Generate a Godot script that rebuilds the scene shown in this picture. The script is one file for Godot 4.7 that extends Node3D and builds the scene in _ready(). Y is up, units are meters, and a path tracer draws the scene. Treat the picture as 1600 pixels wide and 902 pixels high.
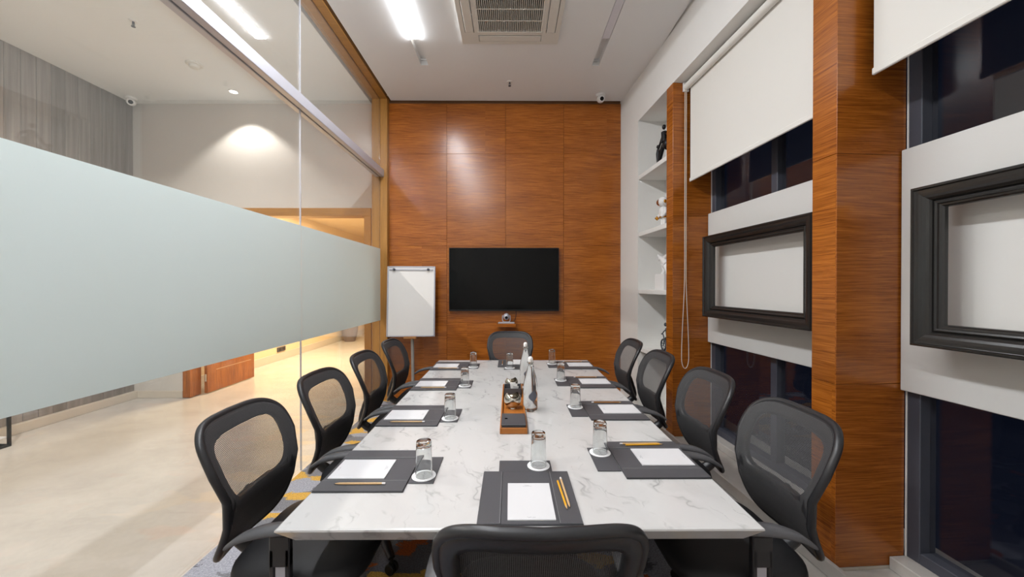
extends Node3D
# Meeting room with a marble table. x across the room, y up, the television wall towards -z. The eye stands at x = 0, z = 0.

const EYE := 1.468        # eye height
const BACK := 4.85        # distance to the television wall
const CEIL := 3.88
const GLASS_X := -1.672   # plane of the glass partition
const LEFT_X := -4.97     # plank wall of the lobby
const LOBBY_D := 4.93     # distance to the lobby wall with the doors
const TABLE_TOP := 0.75

var M := {}               # materials
var used := {}            # names taken at top level
var right_frame: Transform3D   # window wall: local x outwards, local z along the wall from the television corner

func _ready() -> void:
	# ---- camera, air, large lights, exposure
	var cam := Camera3D.new()
	cam.name = "camera"
	add_child(cam)
	cam.fov = rad_to_deg(2.0 * atan(451.0 / 580.0))
	cam.near = 0.05
	cam.far = 60.0
	cam.position = Vector3(0, EYE, 0)
	cam.rotation = Vector3(-atan(3.0 / 580.0), -atan(3.0 / 580.0), 0)
	cam.current = true
	var we := WorldEnvironment.new()
	we.name = "night_air"
	var env := Environment.new()
	env.background_mode = Environment.BG_COLOR
	env.background_color = Color(0.012, 0.017, 0.04)
	env.tonemap_mode = Environment.TONE_MAPPER_LINEAR
	env.tonemap_exposure = 2.6
	env.sdfgi_enabled = true
	env.ssao_enabled = true
	env.ssil_enabled = true
	we.environment = env
	add_child(we)
	right_frame = Transform3D(Basis(Vector3.UP, atan(0.064)), Vector3(1.447, 0, -BACK))
	make_materials()
	# ---- lamps with their own light
	strip_lights()
	lobby_lights()
	# ---- setting
	floors()
	ceilings()
	back_wall()
	window_wall()
	glass_wall()
	lobby()
	# ---- things
	table()
	chairs()
	places()
	centre_things()
	television_side()
	window_side()
	niche_things()
	ceiling_things()
	lobby_things()

# =====================================================================  helpers
func begin() -> SurfaceTool:
	var s := SurfaceTool.new()
	s.begin(Mesh.PRIMITIVE_TRIANGLES)
	return s

func numbered(called: String) -> String:
	if not used.has(called):
		used[called] = 0
		return called
	used[called] += 1
	return "%s_%03d" % [called, used[called]]

func mesh_node(called: String, s, m: Material, parent: Node = null) -> MeshInstance3D:
	var o := MeshInstance3D.new()
	o.mesh = s if s is Mesh else s.commit()
	o.material_override = m
	if parent == null:
		o.name = numbered(called)
		add_child(o)
	else:
		o.name = called
		parent.add_child(o, true)
	return o

func tag(o: Node3D, label: String, category: String, group := "") -> Node3D:
	o.set_meta("label", label)
	o.set_meta("category", category)
	if group != "":
		o.set_meta("group", group)
	return o

func thing(called: String, label: String, category: String, group := "", at := Transform3D()) -> Node3D:
	var o := Node3D.new()
	o.name = numbered(called)
	add_child(o)
	o.transform = at
	return tag(o, label, category, group)

func setting(called: String, label := "", at := Transform3D()) -> Node3D:
	var o := Node3D.new()
	o.name = numbered(called)
	add_child(o)
	o.transform = at
	o.set_meta("kind", "structure")
	if label != "":
		o.set_meta("label", label)
	return o

func setting_mesh(called: String, s, m: Material, label := "") -> MeshInstance3D:
	var o := mesh_node(called, s, m)
	o.set_meta("kind", "structure")
	if label != "":
		o.set_meta("label", label)
	return o

func at_floor(x: float, y: float, d: float, turn := 0.0) -> Transform3D:
	return Transform3D(Basis(Vector3.UP, turn), Vector3(x, y, -d))

func tri(s: SurfaceTool, p: Array, n: Array, uv: Array) -> void:
	var order := [0, 1, 2]
	if (p[1] - p[0]).cross(p[2] - p[0]).dot(n[0] + n[1] + n[2]) > 0.0:
		order = [0, 2, 1]
	for i in order:
		s.set_normal(n[i])
		s.set_uv(uv[i])
		s.add_vertex(p[i])

func flat_uv(p: Vector3, n: Vector3, off: Vector2, turned: bool) -> Vector2:
	var a := n.abs()
	var uv: Vector2
	if a.y >= a.x and a.y >= a.z:
		uv = Vector2(p.x, p.z)
	elif a.x >= a.z:
		uv = Vector2(p.z, p.y)
	else:
		uv = Vector2(p.x, p.y)
	if turned:
		uv = Vector2(uv.y, uv.x)
	return uv + off

# a flat convex face that looks away from «middle»
func face(s: SurfaceTool, pts: Array, middle: Vector3, off := Vector2.ZERO, turned := false) -> void:
	var n: Vector3 = (pts[1] - pts[0]).cross(pts[2] - pts[0])
	if n.length() < 1e-12:
		return
	n = n.normalized()
	var c := Vector3.ZERO
	for p in pts:
		c += p
	c /= pts.size()
	if n.dot(c - middle) < 0.0:
		n = -n
	for i in range(1, pts.size() - 1):
		var t := [pts[0], pts[i], pts[i + 1]]
		tri(s, t, [n, n, n], [flat_uv(t[0], n, off, turned), flat_uv(t[1], n, off, turned), flat_uv(t[2], n, off, turned)])

# a box with chamfered edges, moved by «by»
func box(s: SurfaceTool, lo: Vector3, hi: Vector3, chamfer := 0.0, off := Vector2.ZERO, turned := false, by := Transform3D()) -> SurfaceTool:
	var mid := (lo + hi) / 2.0
	var h := (hi - lo) / 2.0
	var c: float = min(chamfer, 0.49 * min(h.x, min(h.y, h.z)) * 2.0)
	var m := by * mid
	var put := func(v: Vector3) -> Vector3: return by * (mid + v)
	for axis in 3:
		var a := (axis + 1) % 3
		var b := (axis + 2) % 3
		for sg in [-1.0, 1.0]:
			var pts := []
			for k in [[-1, -1], [1, -1], [1, 1], [-1, 1]]:
				var v := Vector3.ZERO
				v[axis] = sg * h[axis]
				v[a] = k[0] * (h[a] - c)
				v[b] = k[1] * (h[b] - c)
				pts.append(put.call(v))
			face(s, pts, m, off, turned)
		if c > 0.0:
			for sa in [-1.0, 1.0]:
				for sb in [-1.0, 1.0]:
					var q := []
					for k in [[0, -1], [0, 1], [1, 1], [1, -1]]:
						var v := Vector3.ZERO
						v[a] = sa * (h[a] - (c if k[0] == 1 else 0.0))
						v[b] = sb * (h[b] - (c if k[0] == 0 else 0.0))
						v[axis] = k[1] * (h[axis] - c)
						q.append(put.call(v))
					face(s, q, m, off, turned)
	if c > 0.0:
		for sx in [-1.0, 1.0]:
			for sy in [-1.0, 1.0]:
				for sz in [-1.0, 1.0]:
					face(s, [put.call(Vector3(sx * h.x, sy * (h.y - c), sz * (h.z - c))), put.call(Vector3(sx * (h.x - c), sy * h.y, sz * (h.z - c))), put.call(Vector3(sx * (h.x - c), sy * (h.y - c), sz * h.z))], m, off, turned)
	return s

func one_box(lo: Vector3, hi: Vector3, chamfer := 0.0, off := Vector2.ZERO, turned := false, by := Transform3D()) -> SurfaceTool:
	return box(begin(), lo, hi, chamfer, off, turned, by)

# profile points (radius, height) turned round the y axis; creases over 40 degrees stay sharp
func lathe(s: SurfaceTool, prof: Array, seg := 24, by := Transform3D()) -> SurfaceTool:
	var sn := []
	for i in prof.size() - 1:
		var t: Vector2 = prof[i + 1] - prof[i]
		sn.append(Vector2(t.y, -t.x).normalized())
	for i in prof.size() - 1:
		var n0: Vector2 = sn[i]
		var n1: Vector2 = sn[i]
		if i > 0 and sn[i - 1].dot(sn[i]) > 0.76:
			n0 = (sn[i - 1] + sn[i]).normalized()
		if i < prof.size() - 2 and sn[i + 1].dot(sn[i]) > 0.76:
			n1 = (sn[i + 1] + sn[i]).normalized()
		for k in seg:
			var a0 := TAU * k / seg
			var a1 := TAU * (k + 1) / seg
			var p := []
			var n := []
			var uv := []
			for e in [[prof[i], n0, a0], [prof[i], n0, a1], [prof[i + 1], n1, a1], [prof[i + 1], n1, a0]]:
				p.append(by * Vector3(e[0].x * cos(e[2]), e[0].y, e[0].x * sin(e[2])))
				n.append((by.basis * Vector3(e[1].x * cos(e[2]), e[1].y, e[1].x * sin(e[2]))).normalized())
				uv.append(Vector2(e[2] / TAU, e[0].y))
			if prof[i].x > 1e-6:
				tri(s, [p[0], p[1], p[2]], [n[0], n[1], n[2]], [uv[0], uv[1], uv[2]])
			if prof[i + 1].x > 1e-6:
				tri(s, [p[0], p[2], p[3]], [n[0], n[2], n[3]], [uv[0], uv[2], uv[3]])
	return s

# a round bar along points; «r» is one radius or one for each point
func tube(s: SurfaceTool, pts: Array, r, seg := 10, closed := false, squash := 1.0) -> SurfaceTool:
	var n := pts.size()
	var rings := []
	var side := Vector3.ZERO
	for i in n:
		var a: Vector3 = pts[(i - 1 + n) % n] if closed or i > 0 else pts[0]
		var b: Vector3 = pts[(i + 1) % n] if closed or i < n - 1 else pts[n - 1]
		var t := (b - a).normalized()
		if side == Vector3.ZERO:
			side = t.cross(Vector3.UP if abs(t.y) < 0.9 else Vector3.RIGHT).normalized()
		side = (side - t * side.dot(t)).normalized()
		var up := side.cross(t)
		var ring := []
		var rad: float = r[i] if r is Array else r
		for k in seg:
			var g := TAU * k / seg
			var nn := side * cos(g) + up * sin(g)
			ring.append([pts[i] + side * cos(g) * rad + up * sin(g) * rad * squash, nn])
		rings.append(ring)
	for i in (n if closed else n - 1):
		var A = rings[i]
		var B = rings[(i + 1) % n]
		for k in seg:
			var l := (k + 1) % seg
			tri(s, [A[k][0], A[l][0], B[l][0]], [A[k][1], A[l][1], B[l][1]], [Vector2(0, 0), Vector2(1, 0), Vector2(1, 1)])
			tri(s, [A[k][0], B[l][0], B[k][0]], [A[k][1], B[l][1], B[k][1]], [Vector2(0, 0), Vector2(1, 1), Vector2(0, 1)])
	if not closed:
		for e in [[0, 1], [n - 1, n - 2]]:
			var nn: Vector3 = (pts[e[0]] - pts[e[1]]).normalized()
			for k in seg:
				tri(s, [pts[e[0]], rings[e[0]][k][0], rings[e[0]][(k + 1) % seg][0]], [nn, nn, nn], [Vector2.ZERO, Vector2.ZERO, Vector2.ZERO])
	return s

# points of a rounded path through the given corners
func curve(pts: Array, steps := 6) -> Array:
	var out := []
	for i in pts.size() - 1:
		var p0: Vector3 = pts[max(i - 1, 0)]
		var p3: Vector3 = pts[min(i + 2, pts.size() - 1)]
		for k in steps:
			out.append(pts[i].cubic_interpolate(pts[i + 1], p0, p3, float(k) / steps))
	out.append(pts[-1])
	return out

func sp(v: float, e: float) -> float:
	return sign(v) * pow(abs(v), e)

# a rounded block (superellipsoid)
func blob(s: SurfaceTool, c: Vector3, h: Vector3, e1 := 1.0, e2 := 1.0, nu := 20, nv := 12, by := Transform3D()) -> SurfaceTool:
	var at := func(i: int, k: int) -> Array:
		var v := -PI / 2 + PI * k / nv
		var u := TAU * i / nu
		var p := Vector3(h.x * sp(cos(v), e1) * sp(cos(u), e2), h.y * sp(sin(v), e1), h.z * sp(cos(v), e1) * sp(sin(u), e2))
		var n := Vector3(sp(cos(v), 2 - e1) * sp(cos(u), 2 - e2) / h.x, sp(sin(v), 2 - e1) / h.y, sp(cos(v), 2 - e1) * sp(sin(u), 2 - e2) / h.z)
		return [by * (c + p), (by.basis * n).normalized()]
	for i in nu:
		for k in nv:
			var a = at.call(i, k)
			var b = at.call(i + 1, k)
			var d = at.call(i + 1, k + 1)
			var e = at.call(i, k + 1)
			var uv := [Vector2(a[0].x, a[0].z), Vector2(b[0].x, b[0].z), Vector2(d[0].x, d[0].z), Vector2(e[0].x, e[0].z)]
			if k > 0:
				tri(s, [a[0], b[0], d[0]], [a[1], b[1], d[1]], [uv[0], uv[1], uv[2]])
			if k < nv - 1:
				tri(s, [a[0], d[0], e[0]], [a[1], d[1], e[1]], [uv[0], uv[2], uv[3]])
	return s

func plain(c: Color, rough := 0.6, metal := 0.0) -> StandardMaterial3D:
	var m := StandardMaterial3D.new()
	m.albedo_color = c
	m.roughness = rough
	m.metallic = metal
	return m

func picture(w: int, h: int, f: Callable) -> ImageTexture:
	var im := Image.create(w, h, false, Image.FORMAT_RGBA8)
	var data := PackedByteArray()
	data.resize(w * h * 4)
	var k := 0
	for y in h:
		for x in w:
			var c: Color = f.call(x, y)
			data[k] = int(clampf(c.r, 0, 1) * 255.0)
			data[k + 1] = int(clampf(c.g, 0, 1) * 255.0)
			data[k + 2] = int(clampf(c.b, 0, 1) * 255.0)
			data[k + 3] = int(clampf(c.a, 0, 1) * 255.0)
			k += 4
	im.set_data(w, h, false, Image.FORMAT_RGBA8, data)
	return ImageTexture.create_from_image(im)

func noise(sd: int, freq: float, octaves := 3, type := FastNoiseLite.TYPE_SIMPLEX_SMOOTH) -> FastNoiseLite:
	var n := FastNoiseLite.new()
	n.seed = sd
	n.noise_type = type
	n.frequency = freq
	n.fractal_type = FastNoiseLite.FRACTAL_FBM if octaves > 1 else FastNoiseLite.FRACTAL_NONE
	n.fractal_octaves = octaves
	return n

func textured(tex: Texture2D, metres: Vector2, rough: float, tint := Color.WHITE) -> StandardMaterial3D:
	var m := plain(tint, rough)
	m.albedo_texture = tex
	m.uv1_scale = Vector3(1.0 / metres.x, 1.0 / metres.y, 1)
	return m

# =====================================================================  materials
func make_materials() -> void:
	# straight-grained veneer: long fine streaks along u
	var fine := noise(3, 1.0, 3)
	var broad := noise(7, 1.0, 2)
	var wood := picture(1024, 1024, func(x: int, y: int) -> Color:
		var u := x / 1024.0 * 2.0
		var v := y / 1024.0 * 2.0
		v += 0.006 * broad.get_noise_2d(u * 2.2, v * 3.0)
		var g := 0.5 + 0.42 * fine.get_noise_2d(u * 3.4, v * 190.0) + 0.24 * broad.get_noise_2d(u * 2.0 + 40.0, v * 46.0) + 0.16 * broad.get_noise_2d(u * 0.8 + 90.0, v * 6.0)
		var line := fine.get_noise_2d(u * 2.0 + 300.0, v * 120.0)
		g -= 0.30 * clampf((line - 0.28) * 4.0, 0.0, 1.0)
		return Color(0.46, 0.232, 0.055).lerp(Color(0.775, 0.468, 0.155), clampf(g, 0.0, 1.0)))
	M.veneer = textured(wood, Vector2(2, 2), 0.26)
	var oak := picture(256, 512, func(x: int, y: int) -> Color:
		var u := x / 256.0 * 2.0
		var v := y / 512.0 * 2.0
		var g := 0.5 + 0.35 * fine.get_noise_2d(u * 2.4, v * 70.0) + 0.2 * broad.get_noise_2d(u + 40.0, v * 20.0)
		return Color(0.58, 0.40, 0.17).lerp(Color(0.73, 0.53, 0.26), clampf(g, 0.0, 1.0)))
	M.oak = textured(oak, Vector2(2, 2), 0.35)
	M.door = textured(wood, Vector2(2, 2), 0.35)
	# white marble with grey veins
	var w1 := noise(11, 1.0, 4)
	var w2 := noise(12, 1.0, 3)
	var marble := picture(1024, 1024, func(x: int, y: int) -> Color:
		var u := x / 1024.0 * 2.6
		var v := y / 1024.0 * 2.6
		# veins run slantwise in long broken streaks
		var a := u * 0.93 - v * 0.37 + 0.05 * w2.get_noise_2d(u * 7.0, v * 7.0)
		var b := u * 0.37 + v * 0.93
		var n := w1.get_noise_2d(a * 4.2 + 9.0, b * 0.9)
		var vein := pow(clampf(1.0 - absf(n) * 15.0, 0.0, 1.0), 1.5)
		var m2 := w1.get_noise_2d(a * 8.5 + 70.0, b * 2.4)
		var thin := pow(clampf(1.0 - absf(m2) * 13.0, 0.0, 1.0), 1.5)
		var mask := clampf(0.15 + 2.0 * w2.get_noise_2d(u * 3.4 + 20, v * 3.4), 0.0, 1.0)
		var part := clampf(-0.2 + 2.4 * w2.get_noise_2d(u * 5.5, v * 5.5 + 80), 0.0, 1.0)
		var cloud := w1.get_noise_2d(a * 3.0 + 33, b * 1.4)
		var g := 0.790 - 0.045 * clampf(cloud + 0.05, 0.0, 1.0) - 0.12 * vein * mask - 0.12 * thin * part
		g -= 0.05 * pow(clampf(1.0 - absf(n) * 4.0, 0.0, 1.0), 2.0) * mask
		return Color(g, g * 0.995, g * 0.99))
	M.marble = textured(marble, Vector2(2.6, 2.6), 0.16)
	# carpet: slate patches with rust and yellow islands
	var cell := noise(21, 1.0, 1, FastNoiseLite.TYPE_CELLULAR)
	cell.cellular_return_type = FastNoiseLite.RETURN_CELL_VALUE
	cell.domain_warp_enabled = true
	cell.domain_warp_amplitude = 0.9
	cell.domain_warp_frequency = 1.3
	var speck := noise(22, 1.0, 2)
	var carpet := picture(768, 768, func(x: int, y: int) -> Color:
		var u := x / 768.0 * 2.4
		var v := y / 768.0 * 2.4
		var a := cell.get_noise_2d(u * 4.5, v * 9.0)
		var c := Color(0.44, 0.445, 0.47)
		if a > 0.78:
			c = Color(0.66, 0.34, 0.15)
		elif a > 0.5:
			c = Color(0.76, 0.60, 0.27)
		elif a > 0.0:
			c = Color(0.58, 0.59, 0.63)
		elif a > -0.6:
			c = Color(0.38, 0.38, 0.41)
		var k := 1.0 + 0.22 * speck.get_noise_2d(u * 90.0, v * 90.0)
		return Color(c.r * k, c.g * k, c.b * k))
	M.carpet = textured(carpet, Vector2(2.4, 2.4), 0.95)
	# polished cream stone
	var st := noise(31, 1.0, 4)
	var stone := picture(512, 512, func(x: int, y: int) -> Color:
		var u := x / 512.0 * 4.0
		var v := y / 512.0 * 4.0
		var k := 1.0 + 0.045 * st.get_noise_2d(u * 1.6, v * 2.4) + 0.02 * st.get_noise_2d(u * 20.0, v * 20.0)
		return Color(0.765 * k, 0.75 * k, 0.727 * k))
	M.stone = textured(stone, Vector2(4, 4), 0.22)
	# grey boards with soft upright streaks
	var bn := noise(41, 1.0, 3)
	var board := picture(256, 512, func(x: int, y: int) -> Color:
		var u := x / 256.0
		var v := y / 512.0 * 4.0
		var k := 1.0 + 0.16 * bn.get_noise_2d(u * 16.0, v * 0.5) + 0.05 * bn.get_noise_2d(u * 60.0, v * 2.0)
		return Color(0.53 * k, 0.505 * k, 0.485 * k))
	M.board = []
	for t in [0.94, 1.0, 1.06]:
		M.board.append(textured(board, Vector2(1, 4), 0.55, Color(t, t, t)))
	# woven chair mesh: threads with open holes
	var weave := picture(32, 32, func(x: int, y: int) -> Color:
		var fx := absf(x - 15.5) / 16.0
		var fy := absf(y - 15.5) / 16.0
		var hole := fx < 0.66 and fy < 0.56
		return Color(0.29, 0.29, 0.295, 0.0 if hole else 1.0))
	M.weave = textured(weave, Vector2(0.0048, 0.0048), 0.6)
	M.weave.transparency = BaseMaterial3D.TRANSPARENCY_ALPHA
	M.weave.cull_mode = BaseMaterial3D.CULL_DISABLED
	M.white = plain(Color(0.905, 0.90, 0.885), 0.7)
	M.ceiling = plain(Color(0.925, 0.93, 0.93), 0.85)
	M.lobby_wall = plain(Color(0.80, 0.785, 0.76), 0.7)
	M.cream = plain(Color(0.88, 0.80, 0.66), 0.6)
	M.skirting = plain(Color(0.80, 0.765, 0.71), 0.4)
	M.backing = plain(Color(0.45, 0.30, 0.17), 0.7)
	M.pole_grey = plain(Color(0.62, 0.61, 0.59), 0.6)
	M.glass = plain(Color(0.9, 0.95, 0.94, 0.03), 0.0)
	M.glass.transparency = BaseMaterial3D.TRANSPARENCY_ALPHA
	M.night_glass = plain(Color(0.2, 0.22, 0.28, 0.04), 0.0)
	M.night_glass.transparency = BaseMaterial3D.TRANSPARENCY_ALPHA
	M.film = plain(Color(0.88, 0.915, 0.925, 0.955), 0.5)
	M.film.transparency = BaseMaterial3D.TRANSPARENCY_ALPHA
	M.film.backlight_enabled = true
	M.film.backlight = Color(0.80, 0.83, 0.82)
	M.aluminium = plain(Color(0.74, 0.74, 0.77), 0.4, 0.3)
	M.anodised = plain(Color(0.30, 0.31, 0.35), 0.45, 0.2)
	M.black = plain(Color(0.055, 0.055, 0.06), 0.45)
	M.black_gloss = plain(Color(0.02, 0.02, 0.022), 0.10)
	M.black_gloss.metallic_specular = 0.3
	M.black_metal = plain(Color(0.05, 0.05, 0.05), 0.5, 0.3)
	M.plastic = plain(Color(0.15, 0.15, 0.16), 0.38)
	M.arm = plain(Color(0.33, 0.33, 0.34), 0.42)
	M.seat = plain(Color(0.075, 0.075, 0.085), 0.6)
	M.rubber = plain(Color(0.05, 0.05, 0.05), 0.6)
	M.frame_black = plain(Color(0.15, 0.145, 0.14), 0.25)
	M.blind = plain(Color(0.90, 0.89, 0.865), 0.85)
	M.panel = plain(Color(0.86, 0.855, 0.84), 0.6)
	M.pad = plain(Color(0.285, 0.285, 0.30), 0.5)
	M.pad_edge = plain(Color(0.20, 0.20, 0.215), 0.55)
	M.stitch = plain(Color(0.60, 0.60, 0.60), 0.7)
	M.paper = plain(Color(0.875, 0.87, 0.875), 0.7)
	M.pencil_wood = plain(Color(0.80, 0.66, 0.48), 0.5)
	M.pencil_yellow = plain(Color(0.87, 0.63, 0.13), 0.4)
	M.pencil_brown = plain(Color(0.66, 0.45, 0.24), 0.5)
	M.graphite = plain(Color(0.16, 0.16, 0.16), 0.5)
	M.rubber_white = plain(Color(0.88, 0.86, 0.86), 0.6)
	M.tumbler = plain(Color(0.95, 0.97, 0.97, 0.04), 0.0)
	M.tumbler.transparency = BaseMaterial3D.TRANSPARENCY_ALPHA
	M.thick_glass = plain(Color(0.97, 0.98, 0.98, 0.0), 0.0)
	M.thick_glass.refraction_enabled = true
	M.thick_glass.refraction_scale = 0.05
	M.steel = plain(Color(0.80, 0.78, 0.74), 0.16, 1.0)
	M.tray_wood = textured(oak, Vector2(1, 1), 0.4, Color(1.0, 0.86, 0.72))
	M.tray_box = plain(Color(0.27, 0.27, 0.285), 0.5)
	M.ceramic = plain(Color(0.92, 0.91, 0.90), 0.3)
	M.wire = plain(Color(0.70, 0.69, 0.66), 0.3, 0.9)
	M.emblem = plain(Color(0.36, 0.37, 0.41), 0.6)
	M.bronze = plain(Color(0.13, 0.13, 0.14), 0.35, 0.5)
	M.patina = plain(Color(0.30, 0.33, 0.36), 0.4, 0.5)
	M.sculpt_white = plain(Color(0.92, 0.92, 0.915), 0.5)
	M.gold = plain(Color(0.86, 0.62, 0.22), 0.25, 0.9)
	M.visor = plain(Color(0.80, 0.62, 0.50), 0.08, 1.0)
	M.planter = plain(Color(0.44, 0.39, 0.37), 0.7)
	M.cord = plain(Color(0.90, 0.86, 0.79), 0.5)
	M.cassette = plain(Color(0.87, 0.86, 0.83), 0.5)
	M.lamp_glow = plain(Color(1, 1, 1), 0.5)
	M.lamp_glow.emission_enabled = true
	M.lamp_glow.emission = Color(1, 0.98, 0.95)
	M.lamp_glow.emission_energy_multiplier = 3.0
	M.diffuser_off = plain(Color(0.87, 0.87, 0.90), 0.4)
	# light print on paper: two short lines of script above, a signature below
	var script := noise(51, 1.0, 2)
	var paper := picture(296, 420, func(x: int, y: int) -> Color:
		var c := Color(0.825, 0.82, 0.83)
		for r in [[118, 30, 34, 3.0], [105, 40, 62, 4.0], [122, 396, 50, 6.0]]:
			var t: float = x - r[0]
			if t >= 0 and t < r[2]:
				var mid: float = r[1] + r[3] * script.get_noise_2d(x * 0.19, r[1] * 3.0) * 1.6
				if absf(y - mid) < 1.3 and script.get_noise_2d(x * 0.11 + 90.0, r[1]) > -0.45:
					c = Color(0.52, 0.52, 0.55)
		return c)
	M.printed = plain(Color.WHITE, 0.7)
	M.printed.albedo_texture = paper
	var coaster := picture(160, 160, func(x: int, y: int) -> Color:
		var c := Color(0.93, 0.93, 0.935)
		var t := x - 34
		if t >= 0 and t < 92:
			var mid := 80.0 + 15.0 * script.get_noise_2d(x * 0.13, 500.0) * 1.5 - 4.0 * sin(x * 0.42)
			if absf(y - mid) < 1.6 and script.get_noise_2d(x * 0.1 + 40.0, 600.0) > -0.5:
				c = Color(0.42, 0.42, 0.46)
		var rr := Vector2(x - 80, y - 80).length()
		if absf(rr - 50.0) < 0.8:
			c = Color(0.80, 0.80, 0.82)
		return c)
	M.coaster = plain(Color.WHITE, 0.75)
	M.coaster.albedo_texture = coaster

# =====================================================================  lamps
func area_light(called: String, parent: Node3D, at: Vector3, size: Vector2, energy: float, c: Color, turn := Basis(Vector3.RIGHT, -PI / 2)) -> void:
	var l := AreaLight3D.new()
	l.name = called
	parent.add_child(l, true)
	l.position = at
	l.basis = turn
	l.area_size = size
	l.light_energy = energy
	l.light_color = c
	l.shadow_enabled = true
	l.area_range = 20.0
	l.area_attenuation = 2.0

func strip_lights() -> void:
	# one recessed strip in each long slot of the ceiling; only the one by the glass partition is lit
	var far := -3.62
	var near := 1.2
	var a := thing("strip_light", "lit white linear strip light recessed in the ceiling near the glass partition", "light", "recessed ceiling strips", Transform3D(Basis(), Vector3(-0.93, CEIL, 0)))
	# opal diffuser a finger's breadth proud of the ceiling
	var ds := begin()
	var dm := Vector3(0, -0.005, (far + near) / 2.0)
	var ring := [Vector2(-0.037, 0.02), Vector2(-0.037, -0.008), Vector2(-0.034, -0.010), Vector2(0.034, -0.010), Vector2(0.037, -0.008), Vector2(0.037, 0.02)]
	var ends := [[], []]
	for i in 6:
		var p: Vector2 = ring[i]
		var q: Vector2 = ring[(i + 1) % 6]
		face(ds, [Vector3(p.x, p.y, far), Vector3(q.x, q.y, far), Vector3(q.x, q.y, near), Vector3(p.x, p.y, near)], dm)
		ends[0].append(Vector3(p.x, p.y, far))
		ends[1].append(Vector3(p.x, p.y, near))
	face(ds, ends[0], dm)
	face(ds, ends[1], dm)
	mesh_node("diffuser", ds, M.lamp_glow, a)
	var s := one_box(Vector3(-0.038, 0.045, -4.05), Vector3(0.038, 0.06, -4.04))
	mesh_node("end_clip", s, M.ceiling, a)
	var white := Color(0.965, 0.98, 1.0)
	area_light("strip_lamp", a, Vector3(0, -0.0115, (far + near) / 2.0), Vector2(0.066, near - far), 3.6, white)
	for sd in [-1.0, 1.0]:
		area_light("strip_side_lamp", a, Vector3(sd * 0.0385, -0.0050, (far + near) / 2.0), Vector2(near - far, 0.007), 1.4, white, Basis(Vector3.UP, -sd * PI / 2))
	var b := thing("strip_light", "unlit pale linear strip light recessed in the ceiling near the windows", "light", "recessed ceiling strips", Transform3D(Basis(), Vector3(0.93, CEIL, 0)))
	mesh_node("diffuser", one_box(Vector3(-0.036, 0.002, far), Vector3(0.036, 0.022, near)), M.diffuser_off, b)
	s = begin()
	box(s, Vector3(-0.038, 0.045, -4.05), Vector3(0.038, 0.06, -4.04))
	mesh_node("end_clip", s, M.ceiling, b)

func lobby_lights() -> void:
	# round recessed downlights of the lobby; the first one grazes the wall with the doors
	for q in [[-3.42, 4.62, 0.6, "round lit downlight in the lobby ceiling close to the door wall"], [-3.42, 2.2, 2.1, "round lit downlight in the lobby ceiling, second from the door wall"], [-3.42, 0.0, 2.1, "round lit downlight in the lobby ceiling, third from the door wall"]]:
		var t := thing("downlight", q[3], "light", "lobby downlights", at_floor(q[0], CEIL, q[1]))
		mesh_node("trim_ring", lathe(begin(), [Vector2(0.052, 0.0), Vector2(0.052, -0.004), Vector2(0.043, -0.006), Vector2(0.043, 0.0)], 28), M.white, t)
		mesh_node("lamp_glow", lathe(begin(), [Vector2(0.0, -0.0035), Vector2(0.043, -0.0035), Vector2(0.043, 0.0), Vector2(0.0, 0.0)], 28), M.lamp_glow, t)
		var l := SpotLight3D.new()
		l.name = "downlight_lamp"
		t.add_child(l)
		l.position = Vector3(0, -0.02, 0)
		l.rotation = Vector3(-PI / 2, 0, 0)
		l.spot_angle = 52.0 if q[1] > 3.0 else 75.0
		l.spot_angle_attenuation = 0.35
		l.spot_range = 20.0
		l.spot_attenuation = 2.0
		l.light_size = 0.03
		l.light_energy = q[2]
		l.light_color = Color(1.0, 0.98, 0.95)
		l.shadow_enabled = true
	# the hall beyond the doors has its own warm ceiling panel
	var h := thing("ceiling_panel_light", "warm square panel light on the ceiling of the hall beyond the doors", "light", "", at_floor(-3.2, 2.95, 7.4))
	mesh_node("diffuser", one_box(Vector3(-0.6, -0.01, -0.6), Vector3(0.6, 0.03, 0.6), 0.004), M.lamp_glow, h)
	area_light("panel_lamp", h, Vector3(0, -0.015, 0), Vector2(1.15, 1.15), 9.0, Color(1.0, 0.90, 0.72))

# =====================================================================  setting
func floors() -> void:
	setting_mesh("floor", one_box(Vector3(-5.2, -0.1, -13.0), Vector3(2.4, -0.006, 2.2)), M.stone, "polished cream stone floor")
	var c := setting_mesh("floor_carpet", one_box(Vector3(-1.655, -0.006, -BACK), Vector3(1.50, 0.004, 2.0)), M.carpet, "slate carpet with rust and yellow patches")
	c.set_meta("kind", "structure")

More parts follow.
